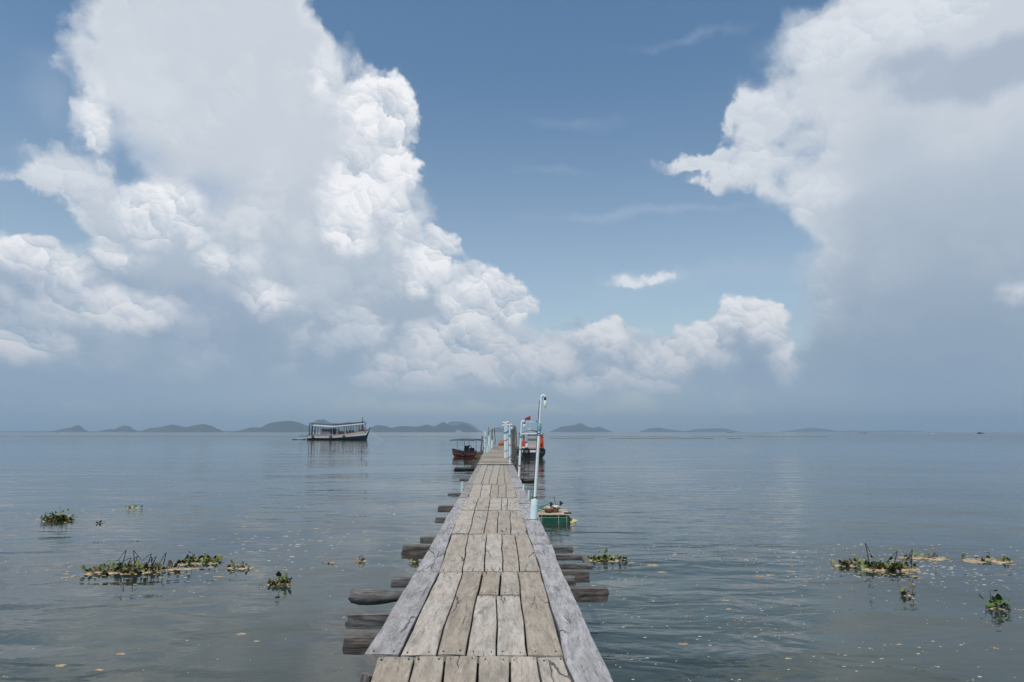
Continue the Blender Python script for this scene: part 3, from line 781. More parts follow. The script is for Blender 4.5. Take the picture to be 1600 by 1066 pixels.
# leaning brace pole
b, t = post_line(801, 693, 806.5, 720)
m = MB(); m.tube([(0, 0, -.6), (t - b) * .5 + Vector((.04, 0, 0)), t - b], 0.07, 8)
ob = m.build('wooden_post', 'post_wood'); ob.location = b; tag(ob, 'slanting grey pole leaning against the dark posts on the right', 'post', WG)

# orange heap at the jetty end
def heap(px, py, label, specs, matn, cat='sack', name='sack'):
    b = P(px, py, DZ)
    m = MB()
    for (dx, dy, dz, r) in specs: m.ball((dx, dy, dz), r, jit=0.35)
    ob = m.build(name, matn); ob.location = b; tag(ob, label, cat, 'bundles at the jetty end'); return ob
heap(784.5, 696.5, 'brown-orange bundle of fishing gear in the middle of the jetty end', [(0, 0, .28, (.36, .3, .34)), (-.2, .05, .15, (.25, .22, .2)), (.12, .1, .48, (.2, .2, .18))], 'sack_orange')
heap(793.5, 697, 'smaller orange bundle half hidden behind the lamp posts', [(0, 0, .2, (.22, .22, .3)), (.1, .08, .35, (.15, .15, .2))], 'ochre_paint')
heap(783.3, 691, 'pale sack on top of the brown-orange bundle', [(0.0, 0, 0.16, (.16, .15, .14))], 'cloth_pale')

# ------------------------------------------------------------------ boats
def hull_mesh(st, bands, nprof=9):
    """st: stations (x, halfwidth, z_sheer, z_keel); bands: list of (z offset below sheer fraction) material picks"""
    m = MB(); n = len(st)
    prof = []
    for (x, w, zs, zk) in st:
        ring = []
        for k in range(nprof + 1):
            t = k / nprof
            yy = w * math.sin(min(1, t * 1.15) * math.pi / 2) ** 0.75
            zz = lerp(zk, zs, t ** 1.3)
            ring.append((yy, zz))
        prof.append((x, ring))
    for sgn in (-1, 1):
        vs = [(x, sgn * yy, zz) for x, ring in prof for yy, zz in ring]
        c = nprof + 1
        for i in range(n - 1):
            for k in range(nprof):
                f = (i * c + k, i * c + k + 1, (i + 1) * c + k + 1, (i + 1) * c + k)
                tm = (k + .5) / nprof
                mi = 0
                for bi, bt in enumerate(bands):
                    if tm > bt: mi = bi + 1
                m.add([vs[j] for j in f], [(0, 1, 2, 3)], mi, smooth=False)
    for idx in (0, n - 1):
        x, ring = prof[idx]
        m.add([(x, -a, b) for a, b in ring] + [(x, a, b) for a, b in ring[::-1]], [tuple(range(2 * len(ring)))], 0)
    return m
# ---- big tour boat (side-on)
S = 0.01706
tb = P(529, 688)
def bx(zx): return (zx - 850) * S
def bz(zy): return (548 - zy) * S
tour = thing('tour_boat', tb, 'long white and navy tour boat with a full-length roof, anchored side-on left of the jetty', 'boat')
st = []
sheer = [(300,470),(400,455),(560,462),(735,462),(900,445),(1050,425),(1200,400),(1300,380),(1390,366)]
for zx in (300,340,400,480,600,735,880,1000,1100,1200,1290,1340,1375,1392):
    t = (zx - 300) / 1092
    hw = 1.75 * (math.sin(min(1, (t + .22) * 1.15) * math.pi / 2)) * (1 if t < .55 else math.cos((t - .55) / .45 * math.pi / 2) ** .6)
    hw = max(hw, 0.05)
    zk = -0.5 if t < .85 else lerp(-0.5, bz(400), ((t - .85) / .15) ** 1.6) if zx > 1340 else -0.5
    st.append((bx(zx), hw, bz(interp(sheer, zx)), zk))
m = hull_mesh(st, (0.62, 0.80)); m.build('hull', ['navy_paint', 'white_paint', 'cream_paint'], tour)
m = MB()
m.tube([(x, -w - .02, z + .03) for x, w, z, k in st], 0.05, 6); m.tube([(x, w + .02, z + .03) for x, w, z, k in st], 0.05, 6); m.build('gunwale', 'red_paint', tour)
m = MB(); vs = [(x, s * (w - .03), z - .12) for x, w, z, k in st for s in (-1, 1)]
m.add(vs, [(2 * i, 2 * i + 1, 2 * i + 3, 2 * i + 2) for i in range(len(st) - 1)]); m.build('deck', 'brown_wood', tour)
roofz = [(345,282),(410,290),(750,312),(1000,292),(1310,262)]
def slabx(name, matn, za, zb, hw, off, th):
    m = MB(); n = 14; vs = []
    for i in range(n + 1):
        zx = lerp(za, zb, i / n); z = bz(interp(roofz, zx)) + off
        for (yv, zv) in ((-hw, z - th / 2), (-hw, z + th / 2), (0, z + th / 2 + .12), (hw, z + th / 2), (hw, z - th / 2), (0, z - th / 2 + .12)): vs.append((bx(zx), yv, zv))
    fs = [(i * 6 + k, i * 6 + (k + 1) % 6, (i + 1) * 6 + (k + 1) % 6, (i + 1) * 6 + k) for i in range(n) for k in range(6)]
    fs += [tuple(range(6)), tuple(n * 6 + k for k in range(6))]
    m.add(vs, fs); return m.build(name, matn, tour)
slabx('roof', 'white_paint', 410, 1310, 1.75, 0.0, 0.22)
m = MB()
for s in (-1, 1):
    m.tube([(bx(zx), s * 1.6, bz(interp(roofz, zx)) + 0.62) for zx in range(345, 1311, 60)], 0.08, 6)
    m.tube([(bx(zx), s * 1.6, bz(interp(roofz, zx)) + 0.36) for zx in range(345, 1311, 60)], 0.035, 6)
    for zx in range(350, 1311, 20): m.tube([(bx(zx), s * 1.6, bz(interp(roofz, zx)) + 0.1), (bx(zx), s * 1.6, bz(interp(roofz, zx)) + 0.62)], 0.03, 5)
m.build('roof_rail', 'black_paint', tour)
for zx in (350, 410, 455, 555, 730, 820, 965, 1045, 1082, 1185, 1228, 1300):
    for s in (-1, 1):
        m = MB(); hwx = interp([(a[0], a[1]) for a in st], bx(zx))
        m.tube([(bx(zx) + (-.2 if zx == 410 else 0), s * min(hwx, 1.55), bz(interp(sheer, zx))), (bx(zx), s * 1.55, bz(interp(roofz, zx)))], 0.065 if zx > 420 else 0.12, 6); m.build('pillar', 'black_paint', tour)
cab = MB(); cab.box((bx(640), 0, bz(395)), (160 * S, 2.3, 100 * S), bev=.04); cab = cab.build('cabin', 'cabin_grey', tour)
for zx in (600, 645, 692):
    for s in (-1, 1):
        m = MB(); m.box((bx(zx), s * 1.165, bz(382)), (0.42, 0.05, 0.55), bev=.02); m.build('window', 'black_paint', cab)
m = MB(); m.box((bx(832), 0, bz(400)), (45 * S, 1.8, 85 * S), bev=.03); m.build('wheelhouse', 'cream_paint', tour)
m = MB(); m.box((bx(770), 0.2, bz(395)), (38 * S, 1.6, 105 * S), bev=.03); m.build('engine_box', 'black_paint', tour)
for i, zx in enumerate((885, 925, 1000, 1060, 1110)):
    m = MB(); m.box((bx(zx), 0, bz(430 - i * 6)), (0.5, 2.2, 0.5), bev=.05); m.box((bx(zx) - .22, 0, bz(430 - i * 6) + .4), (0.1, 2.2, 0.5), bev=.03); m.build('bench', 'black_paint', tour)
m = MB(); m.tube([(bx(1265), 0, bz(380)), (bx(1266), 0, bz(200))], 0.16, 10); m.build('mast', 'black_paint', tour)
m = MB(); m.tube([(bx(1266), 0, bz(200)), (bx(1268), 0, bz(150))], 0.05, 6); m.box((bx(1262), 0, bz(172)), (.32, .06, .3), bev=.02); m.build('mast_head', 'black_paint', tour)
m = MB(); m.tube([(bx(1385), 0, bz(372)), (bx(1402), 0, bz(325))], [.1, .13], 8); m.build('bow_bollard', 'black_paint', tour)
m = MB(); m.box((bx(1255), 0, bz(372)), (1.7, 1.5, .3), bev=.1); m.build('bow_locker', 'red_paint', tour)
m = MB(); m.box((bx(235), 0, bz(475)), (2.5, 2.0, .18), bev=.05); m.box((bx(325), 0, bz(440)), (.5, 1.8, .25), bev=.05, mi=1); m.build('stern_platform', ['black_paint', 'red_paint'], tour)
m = MB(); m.tube([(bx(205), 0, bz(470)), (bx(182), 0, bz(315))], 0.05, 6); m.tube([(bx(205), 0, bz(395)), (bx(260), 0, bz(400))], .03, 5); m.build('stern_pole', 'roof_grey', tour)
for zx, zy in ((410, 488), (735, 492), (967, 482)):
    hwx = interp([(a[0], a[1]) for a in st], bx(zx))
    m = MB(); m.torus((bx(zx), -hwx - .12, bz(zy)), .30, .12, (0, 1, 0)); m.build('fender_tyre', 'black_rubber', tour)
# anchor rope, paid out from the bow down to the water
m = MB(); a = Vector((bx(1395), 0, bz(372))); b = Vector((bx(1395) + 4.6, -1.5, -.15))
m.tube([a.lerp(b, t) - Vector((0, 0, .35 * math.sin(t * math.pi))) for t in [i / 10 for i in range(11)]], .03, 5); m.build('anchor_rope', 'pvc_white', tour)
# dinghy trailing behind it
dg = P(467.5, 687.4)
din = thing('dinghy', dg, 'small flat blue dinghy floating behind the stern of the white tour boat', 'boat')
st2 = [(-2.1, .15, .32, 0.0), (-1.6, .5, .26, -.08), (-.5, .65, .24, -.1), (.8, .62, .26, -.1), (2.0, .5, .34, -.06), (2.05, .45, .34, 0)]
m = hull_mesh(st2, (0.6,)); m.build('hull', ['navy_paint', 'blue_paint'], din)
m = MB(); m.box((.3, 0, .27), (1.8, .8, .08), bev=.02); m.build('seat', 'white_paint', din)

# ---- red and white tour boat moored at the right of the jetty, stern to the shore
rb = P(830.5, 716.5)
red = thing('tour_boat', rb, 'white-roofed boat with orange-red sides moored on the right of the jetty, stern to the shore', 'boat')
ppm = F_PX / rb.y
st = [(0, 1.15, .92, -.3), (.15, 1.22, .92, -.4), (1.5, 1.4, .8, -.4), (4, 1.45, .75, -.4), (6.5, 1.25, .9, -.4), (8.2, .75, 1.2, -.2), (9.3, .12, 1.5, .4), (9.4, .04, 1.52, .9)]
h = hull_mesh(st, (0.70,)); h.v = [(-b, a, c) for a, b, c in h.v]; h.build('hull', ['black_paint', 'black_paint'], red)
m = MB()
m.box((0, -.03, .66), (1.75, .04, .2), bev=.02); m.build('transom_panel', 'white_paint', red)
m = MB(); vs = [(s * (w - .03), x, z - .12) for x, w, z, k in st for s in (-1, 1)]
m.add(vs, [(2 * i, 2 * i + 1, 2 * i + 3, 2 * i + 2) for i in range(len(st) - 1)]); m.build('deck', 'grey_panel', red)
m = MB(); vs = []
for yv in (-.1, 6.2):
    vs += [(-1.16, yv, 2.25), (-.45, yv, 2.52), (0.05, yv, 2.60), (.5, yv, 2.52), (1.16, yv, 2.25), (1.16, yv, 2.33), (.5, yv, 2.60), (.05, yv, 2.68), (-.45, yv, 2.60), (-1.16, yv, 2.33)]
m.add(vs, [tuple(range(10)), tuple(range(10, 20))] + [(k, (k + 1) % 10, 10 + (k + 1) % 10, 10 + k) for k in range(10)]); m.build('roof', 'roof_grey', red)
m = MB(); m.box((.05, -.14, 2.30), (1.95, .06, .12), bev=.015); m.build('roof_fascia', 'white_paint', red)
m = MB(); m.box((.12, .12, 1.62), (.98, .06, 1.25), bev=.02); m.build('cabin_wall', 'grey_panel', red)
m = MB(); m.box((.12, .05, 1.0), (1.1, .08, .3), bev=.02); m.build('bench', 'pink_panel', red)
for s in (-1, 1):
    for yv in (0.0, 2.0, 4.0, 6.0):
        m = MB(); m.tube([(s * 1.05, yv, .8), (s * 1.05, yv, 2.3)], .045, 8); m.build('pillar', 'orange_paint' if yv < 1 else 'white_paint', red)
def jacket(m, x, y, z, w, h):
    m.box((x, y, z), (w, .12, h), bev=.05); m.box((x - w * .3, y - .02, z + h * .55), (w * .28, .1, h * .3), bev=.03); m.box((x + w * .3, y - .02, z + h * .55), (w * .28, .1, h * .3), bev=.03)
for x, z, w, hh in ((-.78, 1.35, .42, .5), (-.72, 1.9, .16, .6), (.98, 1.5, .3, .9), (.86, 1.2, .34, .45)):
    m = MB(); jacket(m, x, .05, z, w, hh); m.build('life_jacket', 'orange_paint', red)
m = MB(); m.box((-1.12, 2.2, 1.2), (.08, 4.0, .7), bev=.02); m.box((1.12, 2.2, 1.2), (.08, 4.0, .7), bev=.02); m.build('side_board', 'orange_paint', red)
for x in (-.48, .96):
    m = MB(); m.torus((x, -.16, .72), .24, .085, (0, 1, 0)); m.build('fender_tyre', 'black_rubber', red)
m = MB(); m.tube([(-.02, 1.0, 2.6), (-.02, 1.0, 4.05)], .018, 6); m.tube([(-.55, 1.0, 3.42), (.5, 1.0, 3.42)], .022, 6)
m.ball((-.58, 1.0, 3.47), .07, 1); m.ball((.5, 1.0, 3.47), .07, 1); m.build('mast', ['pvc_white', 'black_paint'], red)
m = MB(); vs = []; n = 8
for i in range(n + 1):
    t = i / n; x = -.04 - .56 * t; dz = -.26 * t; wv = .04 * math.sin(t * 7)
    vs += [(x, 1.0 + wv, 4.03 + dz - .0), (x, 1.0 + wv, 4.03 + dz - .30 * (1 - .55 * t)), (x, 1.0 + wv, 4.03 + dz - .40 * (1 - .6 * t))]
m.add(vs, [(3 * i, 3 * i + 1, 3 * i + 4, 3 * i + 3) for i in range(n)], 0, smooth=True); m.add(vs, [(3 * i + 1, 3 * i + 2, 3 * i + 5, 3 * i + 4) for i in range(n)], 1, smooth=True)
m.build('flag', ['flag_red', 'flag_blue'], red)
m = MB(); m.tube([(-.2, .3, 2.62), (-.28, .3, 2.86)], [.06, .02], 8); m.build('roof_light', 'white_paint', red)
m = MB()
for i in range(5): m.ball((-1.35 - .05 * i, .4 + i * .5, .7 + .05 * (i % 2)), (.16, .22, .2), jit=.3)
m.build('rope_bundle', 'black_rubber', red)

# ---- small canopied boat left of the jetty
sb = P(729, 714.5)
sk = thing('canopy_boat', sb, 'small dark red motor boat under a flat dark canopy moored left of the jetty', 'boat', rz=R(-38))
st = [(-1.9, .5, .62, -.1), (-1.85, .62, .6, -.15), (-1.0, .78, .52, -.2), (0, .82, .5, -.2), (1.0, .74, .56, -.2), (1.8, .4, .72, -.05), (2.2, .06, .86, .3)]
sk.scale = (.86, .86, .9)
h = hull_mesh(st, (0.45, 0.62)); h.v = [(-a, b, c) for a, b, c in h.v]; h.build('hull', ['ochre_paint', 'hull_red', 'hull_red'], sk)
m = MB(); m.tube([(-x, -w, z + .02) for x, w, z, k in st], .05, 6); m.tube([(-x, w, z + .02) for x, w, z, k in st], .05, 6); m.build('gunwale', 'navy_paint', sk)
m = MB(); vs = [(-x, s * (w - .03), z - .16) for x, w, z, k in st for s in (-1, 1)]
m.add(vs, [(2 * i, 2 * i + 1, 2 * i + 3, 2 * i + 2) for i in range(len(st) - 1)]); m.build('deck', 'brown_wood', sk)
m = MB(); vs = []; n = 6
for i in range(n + 1):
    x = lerp(-1.75, 1.75, i / n); zc = 1.93 + .08 * math.cos((i / n - .5) * math.pi)
    for (yv, dz) in ((-1.0, -.12), (-.6, 0), (0, .04), (.6, 0), (1.0, -.12), (1.0, -.17), (0, -.01), (-1.0, -.17)): vs.append((x, yv, zc + dz))
m.add(vs, [(i * 8 + k, i * 8 + (k + 1) % 8, (i + 1) * 8 + (k + 1) % 8, (i + 1) * 8 + k) for i in range(n) for k in range(8)] + [tuple(range(8)), tuple(n * 8 + k for k in range(8))]); m.build('canopy', 'canopy_dark', sk)
for x in (-.9, .9):
    for s in (-1, 1):
        m = MB(); m.tube([(x, s * .62, .5), (x, s * .62, 1.92)], .028, 6); m.build('canopy_pole', 'roof_grey', sk)
m = MB(); m.box((.1, .1, .72), (.6, .8, .5), bev=.06); m.box((-.05, .1, 1.05), (.12, .8, .4), bev=.03); m.build('seat', 'black_paint', sk)
m = MB(); m.box((.9, -.1, .75), (.4, .6, .55), bev=.08); m.build('console', 'navy_paint', sk)
m = MB(); m.torus((.62, -.25, 1.05), .24, .04, (.6, -1, .3)); m.build('steering_wheel', 'black_rubber', sk)
m = MB(); m.box((1.75, -.45, .55), (.3, .3, .45), bev=.08); m.tube([(1.8, -.45, .5), (1.85, -.45, -.3)], .06, 8); m.build('outboard_motor', 'black_paint', sk)
m = MB(); m.torus((.3, -.85, .35), .2, .07, (0, 1, 0)); m.build('fender_tyre', 'black_rubber', sk)
m = MB(); m.box((-1.0, 0, .55), (1.0, .8, .16), bev=.05); m.build('foredeck', 'canopy_dark', sk)

# ---- float with net left of jetty
fl = P(727, 735)
ft = thing('net_float', fl, 'low black float with a heap of teal net beside the left edge of the jetty', 'float')
m = MB(); m.tube([(-.72, 0, .06), (-.66, 0, .08), (.66, 0, .08), (.72, 0, .06)], [.06, .12, .12, .06], 10); m.build('float_tube', 'black_rubber', ft)
m = MB()
for i in range(7): m.ball((-.35 + .13 * i, .45, .12 + .03 * (i % 2)), (.11, .16, .07), jit=.4)
m.build('net_heap', 'net_teal', ft)
m = MB(); m.box((0, .45, .04), (1.5, .7, .08), bev=.02); m.build('board', 'log_wood', ft)
fl = P(825, 753.5)
m = MB(); m.tube([(-.35, 0, .06), (.3, 0, .08)], [.07, .09], 9); o = m.build('floating_log', 'black_rubber'); o.location = fl
tag(o, 'short black log floating in front of the red and white boat', 'log')

# ---- green raft
gr = P(865, 817)
raft = thing('green_raft', gr, 'small green tarpaulin-wrapped raft loaded with fishing gear beside the nearest lamp post', 'raft')
Wd, Dp, Hh = 0.92, 1.25, .20
gx = gr.x
m = MB(); n = 10; vs = []; prof = [(-.0, -.08), (-.02, .02), (-.03, .1), (.0, .185), (.04, .2)]
m.box((0.0, Dp / 2, .06), (Wd, Dp, .27), bev=.06)
for i in (-.33, .14, .36): m.box((i, Dp / 2, .064), (.012, Dp + .01, .274), 1)
m.build('float_body', ['green_tarp', 'cloth_pale'], raft)
m = MB(); m.box((.0, .06, .214), (Wd + .06, .13, .035), bev=.008); m.box((0, Dp - .06, .214), (Wd + .06, .13, .035), bev=.008)
for i in range(5): m.box((0, .24 + i * .18, .208), (Wd, .14, .025), bev=.006)
m.build('deck_board', 'tan_wood', raft)
m = MB(); m.box((Wd / 2 - .06,   .1, .248), (.2, .16, .035), bev=.012); m.build('mat', 'black_rubber', raft)
rz0 = gr + Vector((0, 0, 0))
def on_raft(name, m, mats, label, cat):
    o = m.build(name, mats); o.location = gr + Vector((0, 0, .221)); return tag(o, label, cat)
m = MB()
m.tube([(-.1, .45, 0), (-.1, .45, .03), (-.1, .45, .11)], [.10, .12, .13], 12)
m.tube([(.06, .5, 0), (.06, .5, .1)], [.1, .12], 12)
on_raft('fish_basket', m, 'basket_brown', 'pair of brown woven baskets pressed together on the green raft', 'basket')
m = MB()
for i in range(9): m.ball((.04 + random.uniform(-.2, .18), .6 + random.uniform(-.1, .15), .06 + random.uniform(0, .1)), (.09, .08, .035), jit=.9)
on_raft('net_bundle', m, 'cloth_pale', 'pale crumpled fishing net on the green raft', 'net')
m = MB(); m.tube([(-.46, .5, .06), (-.1, .9, .20)], .014, 6); m.tube([(-.46, .6, .11), (0, 1.0, .22)], .012, 6); m.tube([(-.44, .4, .04), (-.14, .7, .1)], .016, 6)
on_raft('pole_bundle', m, 'net_teal', 'teal poles lying across the green raft', 'pole')
def marker(px0, py0, px1, py1, tri, label):
    m = MB(); a = Vector((0, 0, 0)); b = AT(px1, py1, gr.y + .5) - AT(px0, py0, gr.y + .5)
    m.tube([a, b], .008, 6)
    o = m
    if tri:
        u = b.normalized(); c = b
        m.add([c + Vector((-.01, 0, .09)), c + Vector((.10, 0, .02)), c + Vector((-.01, 0, -.07)), c + Vector((-.01, .03, .09)), c + Vector((.10, .03, .02)), c + Vector((-.01, .03, -.07))], [(0, 1, 2), (5, 4, 3), (0, 3, 4, 1), (1, 4, 5, 2), (2, 5, 3, 0)])
    ob = m.build('marker_flag' if tri else 'stick', 'black_paint'); ob.location = AT(px0, py0, gr.y + .5); tag(ob, label, 'flag' if tri else 'stick')
marker(868.5, 790.5, 865.6, 776, False, 'thin dark stick standing upright on the green raft')
marker(868, 789, 875, 787.5, True, 'stick with a black triangular flag on the green raft')
marker(866, 793, 860, 789, True, 'second, lower black flag stick beside the teal poles')
m = MB(); c = gr + Vector((.47, .15, 0)); vs = [(0, -.14, -.02), (0.22, .0, .05), (0, .14, -.02), (0, 0, .12), (-.05, 0, -.05)]
m.add(vs, [(0, 1, 3), (1, 2, 3), (0, 4, 1), (4, 2, 1), (0, 3, 4), (3, 2, 4)]); o = m.build('foam_block', 'yellow_foam'); o.location = c; tag(o, 'pointed yellow foam block floating at the right end of the green raft', 'foam block')

# ---- far small boats
def far_boat(px, py, length, label, matn='black_paint', cabin=None, pole=0.0):
    p = P(px, py); o = thing('fishing_boat', p, label, 'boat', 'tiny far fishing boats on the horizon')
    L = length
    st = [(-L / 2, .3, L * .12, 0), (-L * .35, L * .11, L * .085, -.2), (0, L * .13, L * .075, -.2), (L * .35, L * .1, L * .1, -.2), (L / 2, .05, L * .16, .3)]
    hull_mesh(st, (.6,)).build('hull', [matn, matn], o)
    if cabin:
        m = MB(); m.box((-L * .12, 0, L * .13), (L * .3, L * .16, L * .16), bev=.05); m.box((-L * .12, 0, L * .22), (L * .36, L * .2, .12), bev=.03); m.build('cabin', cabin, o)
    if pole:
        m = MB(); m.tube([(L * .1, 0, 0), (L * .1, 0, pole)], .07, 6); m.build('mast', matn, o)
far_boat(916, 675.6, 12, 'tiny dark boat below the left slope of the pointed island', cabin='grey_panel')
far_boat(935, 675.6, 14, 'tiny dark boat below the right end of the pointed island', cabin='roof_grey')
far_boat(1140, 676.3, 16, 'tiny dark boat with a white cabin at the right end of the flat island', cabin='white_paint')
far_boat(1267, 676.2, 8, 'tiny white sail-like boat in front of the very pale humped island', matn='white_paint', cabin='white_paint', pole=5)
far_boat(1349, 677.0, 12, 'tiny boat with a white cabin over the faint strip of land', cabin='white_paint')
far_boat(1457, 678.4, 5, 'tiny white boat right of the faint strip of land', matn='white_paint', cabin='white_paint')
far_boat(1532, 678.0, 9, 'dark fishing boat with a mast, rightmost on the horizon', cabin='black_paint', pole=3.5)
# white building on the island
q = AT(717, 675, 4700)
bl = thing('building', (q.x, 4700, 0), 'low white building at the foot of the many-peaked island', 'building')
m = MB(); m.box((-8, 0, 8), (22, 14, 16)); m.box((10, 0, 6), (18, 14, 12)); m.build('wall', 'grey_panel', bl)
m = MB(); m.box((-8, 0, 16.5), (24, 16, 1.2)); m.box((10, 0, 12.5), (20, 16, 1.2)); m.build('roof', 'grey_panel', bl)
# rows of stakes of the fish traps
m = MB()
for (xa, xb, py) in ((0, 470, 682.0), (590, 735, 682.2), (855, 1290, 682.4), (860, 1160, 685.2)):
    x = xa
    while x < xb:
        p = P(x, py + mnoise.noise(Vector((x * .05, py, 0))) * .5)
        if mnoise.noise(Vector((x * .02, py, 7))) > -.35:
            m.box((p.x, p.y, .04), (.8, .12, .1)); m.box((p.x, p.y, .15), (.06, .06, .3))
        x += random.uniform(1.6, 3.2)
tag(m.build('fishing_stakes', 'post_wood'), 'thin dark line of net floats and stakes far out on the water', 'fishing stakes', kind='stuff')

# ------------------------------------------------------------------ floating plants and scum
def blob(m, c, rx, ry, h=0.012, seed=0, mi=0, n=22, z0=0.0):
    vs = [(c[0], c[1], z0 + h)]; ring1 = []; 
    for lvl, (fr, hz) in enumerate(((.6, h), (.92, h * .5), (1.0, -.006))):
        for k in range(n):
            a = 2 * math.pi * k / n
            rr = fr * (1 + .38 * mnoise.fractal(Vector((math.cos(a) * 1.6 + seed * 5.1, math.sin(a) * 1.6, seed)), 1, 2, 3))
            vs.append((c[0] + math.cos(a) * rx * rr, c[1] + math.sin(a) * ry * rr, z0 + hz + (mnoise.noise(Vector((a * 3, seed, lvl))) * h * .3 if lvl < 2 else 0)))
    fs = [(0, 1 + k, 1 + (k + 1) % n) for k in range(n)]
    for l in range(2):
        for k in range(n): fs.append((1 + l * n + k, 1 + (l + 1) * n + k, 1 + (l + 1) * n + (k + 1) % n, 1 + l * n + (k + 1) % n))
    m.add(vs, fs, mi, smooth=True, pid=random.random())
def leaf(m, p, r, az, tilt, mi=0):
    u = Vector((math.cos(az) * math.cos(tilt), math.sin(az) * math.cos(tilt), math.sin(tilt))); s = Vector((-math.sin(az), math.cos(az), 0)); nrm = u.cross(s)
    pts = []; out = ((0, 0), (.25, .55), (.8, .8), (1.4, .72), (1.85, .35), (2.05, 0), (1.85, -.35), (1.4, -.72), (.8, -.8), (.25, -.55))
    for a, b in out: pts.append(p + u * a * r + s * b * r + nrm * (abs(b) ** 2 * r * -.45 + a * a * r * .07))
    mid = p + u * r
    m.add([mid] + pts, [(0, 1 + k, 1 + (k + 1) % 10) for k in range(10)], mi, smooth=True, pid=random.random())
HG = 'clumps of water hyacinth floating around the jetty'
def clump(px, py, wpx, label, stalks=0, tall=1.0, dens=1.0, dead=0.25, seed=1, patch=1.0, leaves=None, lsz=0.041, olive=.4):
    rnd = random.Random(seed); p = P(px, py); sc = p.y / F_PX * 1.0; w = wpx * sc / 2
    o = thing('water_hyacinth', p, label, 'floating plant', HG)
    m = MB()
    dep = w * 0.75
    nb = 5 if wpx > 40 else 3
    for i in range(nb):
        t = (i + .5) / nb * 2 - 1
        blob(m, (t * w * .72, rnd.uniform(-.25, .25) * dep), w * .38 * patch, dep * .42 * patch, .016, seed * 3 + i)
    for i in range(int(10 * patch)):
        blob(m, (rnd.uniform(-1.15, 1.15) * w, rnd.uniform(-1, 1) * dep), w * rnd.uniform(.04, .12), w * rnd.uniform(.04, .10), .008, seed + i * .7, n=10)
    m.build('scum_mat', 'scum', o)
    m = MB(); n = leaves if leaves is not None else int(290 * w * dens)
    nst = 0; few = n < 100; st = m if few else MB()
    for i in range(n):
        x = rnd.gauss(0, .42); x = max(-.95, min(.95, x)) if rnd.random() < .5 else rnd.uniform(-.9, .9)
        x *= w; y = rnd.uniform(-.42, .65) * dep
        hh = abs(rnd.gauss(.022, .03)) * tall * (1 + .5 * mnoise.noise(Vector((x * 4, seed, 0))))
        if rnd.random() < .08: hh *= 2.2
        b0 = Vector((x, y, 0)); tp = Vector((x + rnd.gauss(0, .02), y + rnd.gauss(0, .02), hh))
        if hh > .035: nst += 1; st.tube([b0, b0.lerp(tp, .5) + Vector((rnd.gauss(0, .008), 0, 0)), tp], [.006, .005, .003], 5, pid=rnd.random(), mi=1 if few else 0)
        mi = 2 if rnd.random() < dead else (1 if rnd.random() < olive else 0)
        leaf(m, tp, lsz * rnd.uniform(.65, 1.4), rnd.uniform(0, 6.28), rnd.uniform(-.2, .9), mi)
    if not few and nst < 24 and st.v: m.add(st.v, st.f, 1, smooth=True)
    if n: m.build('leaves', ['leaf_green', 'leaf_olive', 'leaf_dead'], o)
    if st.v and not few and nst >= 24: st.build('stems', 'leaf_olive', o)
    for i in range(stalks):
        x = rnd.uniform(-.75, .85) * w; y = rnd.uniform(-.3, .3) * dep; hh = rnd.uniform(.22, .42) * (tall if tall < 1.4 else 1.0)
        s = MB(); kx = rnd.choice((-1, 1)) * rnd.uniform(.05, .16)
        a = Vector((x, y, 0)); b = Vector((x - kx * .7, y, hh)); c = Vector((x - kx * .7 + kx * 1.5, y + rnd.uniform(-.05, .05), hh * rnd.uniform(.25, .6)))
        s.tube([a, a.lerp(b, .6), b], [.009, .008, .006], 5); s.tube([b, b.lerp(c, .5) + Vector((0, 0, .01)), c], [.006, .005, .004], 5)
        if i % 2 == 0: leaf(s, b.lerp(c, .8), lsz * 1.1, 0 if kx > 0 else 3.14, -.9); leaf(s, b.lerp(c, .9), lsz * .9, 1.7, -.6)
        s.build('stalk', 'stalk_dark', o)
    return o
clump(200, 893, 128, 'largest water hyacinth clump, with tall bent dark stalks, on the left', stalks=8, tall=1.0, seed=3, dens=1.35, dead=.4)
clump(90, 814, 46, 'bushy leafy hyacinth clump, farthest left on the water', stalks=2, tall=1.9, seed=5, dens=1.6, dead=.15, patch=.8)
clump(209, 794, 28, 'faint tan scum patch with a dark tuft beyond the largest clump', tall=.8, seed=6, leaves=14, dead=.5)
clump(313, 879, 64, 'long green clump just right of the largest one', tall=1.1, seed=8, dens=1.1, dead=.1)
clump(376, 888, 42, 'tan mat with two leafy tufts right of the long green clump', tall=1.2, seed=10, leaves=22, dead=.1, lsz=.045)
clump(436, 914, 40, 'small clump with a dark tuft, the one nearest the left beams', tall=1.4, seed=12, leaves=44, dead=.3)
clump(515, 880, 18, 'tiny reddish scrap of plant left of the crossbeams', tall=.15, seed=13, leaves=9, dead=1.0, lsz=.028)
clump(563, 877, 22, 'thin tan scrap with a few sprigs close to the crossbeams on the left', tall=.5, seed=14, leaves=5, dead=.3)
clump(648, 878, 14, 'yellow-green sprig trapped under the left edge of the jetty', tall=1.0, seed=15, leaves=16, dead=.1, olive=.9)
clump(948, 876, 62, 'green clump beside the beams on the right of the jetty', tall=1.0, seed=17, leaves=90, dead=.2, olive=.55)
clump(1326, 884, 46, 'clump joined to the left end of the big right-hand clump', tall=1.1, seed=19, leaves=50, dead=.35)
clump(1388, 889, 84, 'big right-hand clump with two tall thin stalks', stalks=3, tall=1.2, seed=21, dens=1.0, dead=.3)
clump(1447, 873, 74, 'thin line of tan scum with sparse sprigs behind the big right-hand clump', tall=.8, seed=23, leaves=16, dead=.5)
clump(1545, 877, 76, 'wide flat tan scum patch near the right edge of the water', tall=.8, seed=25, leaves=22, dead=.5, patch=1.25)
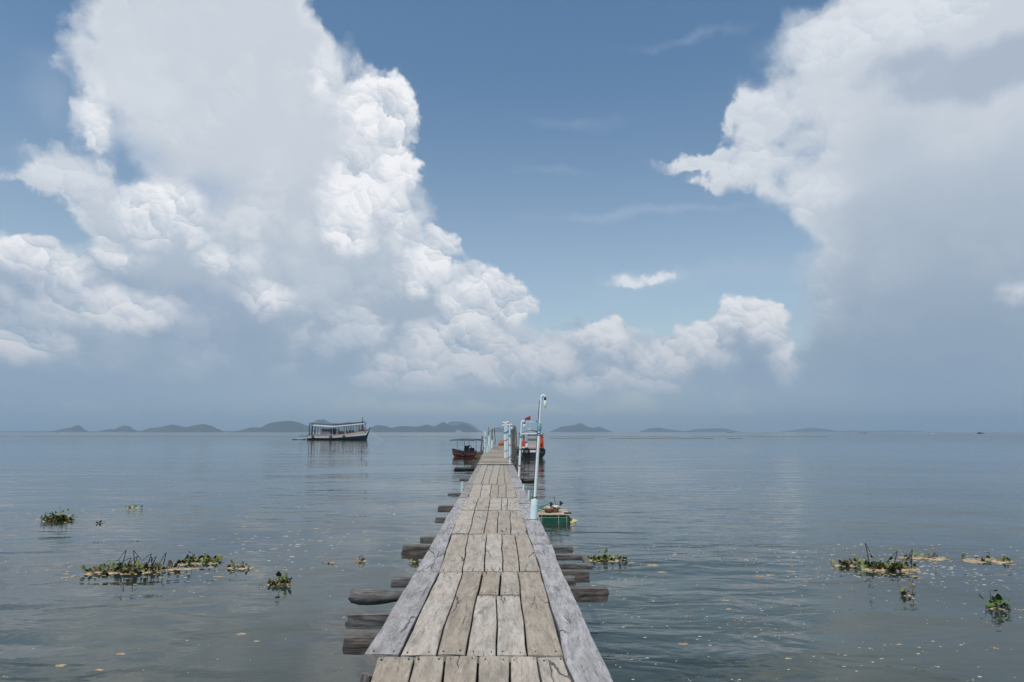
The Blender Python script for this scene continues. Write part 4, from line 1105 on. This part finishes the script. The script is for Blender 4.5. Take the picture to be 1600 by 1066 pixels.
clump(1420, 931, 22, 'tiny tan patch with one dark sprig below the big right-hand clump', tall=1.4, seed=27, leaves=9, dead=.5)
clump(1562, 951, 40, 'sparse clump with large upright leaves at the lower right', tall=2.6, seed=29, leaves=17, dead=.15, lsz=.055, olive=.1)
clump(156, 818, 10, 'red-brown speck of plant right of the farthest left clump', tall=.6, seed=31, leaves=5, dead=1.0)

m = MB(); rnd = random.Random(99)
def fleck(px, py, spx, mi):
    p = P(px, py); s = spx / F_PX * p.y / 2
    blob(m, (p.x, p.y), s, s * rnd.uniform(.35, .8), .004, rnd.random() * 50, mi, n=9)
for i in range(1000):                     # right-hand drift
    t = rnd.random()
    py = 852 + 214 * rnd.random() ** 1.5; px = rnd.uniform(880, 1600)
    if mnoise.noise(Vector((px * .004, py * .05, 0))) < rnd.uniform(-.25, .3): continue
    fleck(px, py, rnd.choice((1.6, 2, 2.5, 3, 4, 5.5)) * (0.75 + (py - 850) / 500), 1 if rnd.random() < .72 else 0)
for i in range(300):                     # scattered round the right-hand clumps
    px, py = rnd.gauss(1420, 110), rnd.gauss(886, 16)
    if px > 1610 or py < 850: continue
    fleck(px, py, rnd.choice((3, 4, 5, 7)), 0 if rnd.random() < .6 else 1)
for i in range(330):                     # left
    px = rnd.uniform(0, 640); py = 790 + 270 * rnd.random() ** 1.6
    if mnoise.noise(Vector((px * .004, py * .06, 4))) < rnd.uniform(-.2, .35): continue
    fleck(px, py, rnd.choice((2, 2.5, 3, 4, 5)), 1 if rnd.random() < .55 else 0)
for i in range(110):
    px, py = rnd.gauss(240, 110), rnd.gauss(893, 9)
    fleck(px, py, rnd.choice((3, 4, 6, 9)), 0)
for i in range(90):
    px, py = rnd.gauss(460, 90), rnd.gauss(852, 22)
    fleck(px, py, rnd.choice((4, 6, 9)), 0 if rnd.random() < .6 else 1)
for (px, py, s) in ((95,1040,17),(155,1047,13),(377,991,17),(401,1002,11),(189,1022,12),(316,932,10),(1034,894,17),(1133,938,17),(1139,952,10),(1232,1029,12),(1405,1007,11),(344,901,22),(290,889,40),(280,883,28),(690,880,6),(1020,883,18),(1187,901,16),(1205,899,18),(1237,893,14),(927,915,10),(1075,963,12),(60,812,10),(20,836,14),(142,827,9),(560,930,9),(1068,1006,18)):
    fleck(px, py, s, 0)
tag(m.build('floating_scum', ['scum', 'foam_pale']), 'pale flecks of foam and scum drifting on the water', 'scum', kind='stuff')
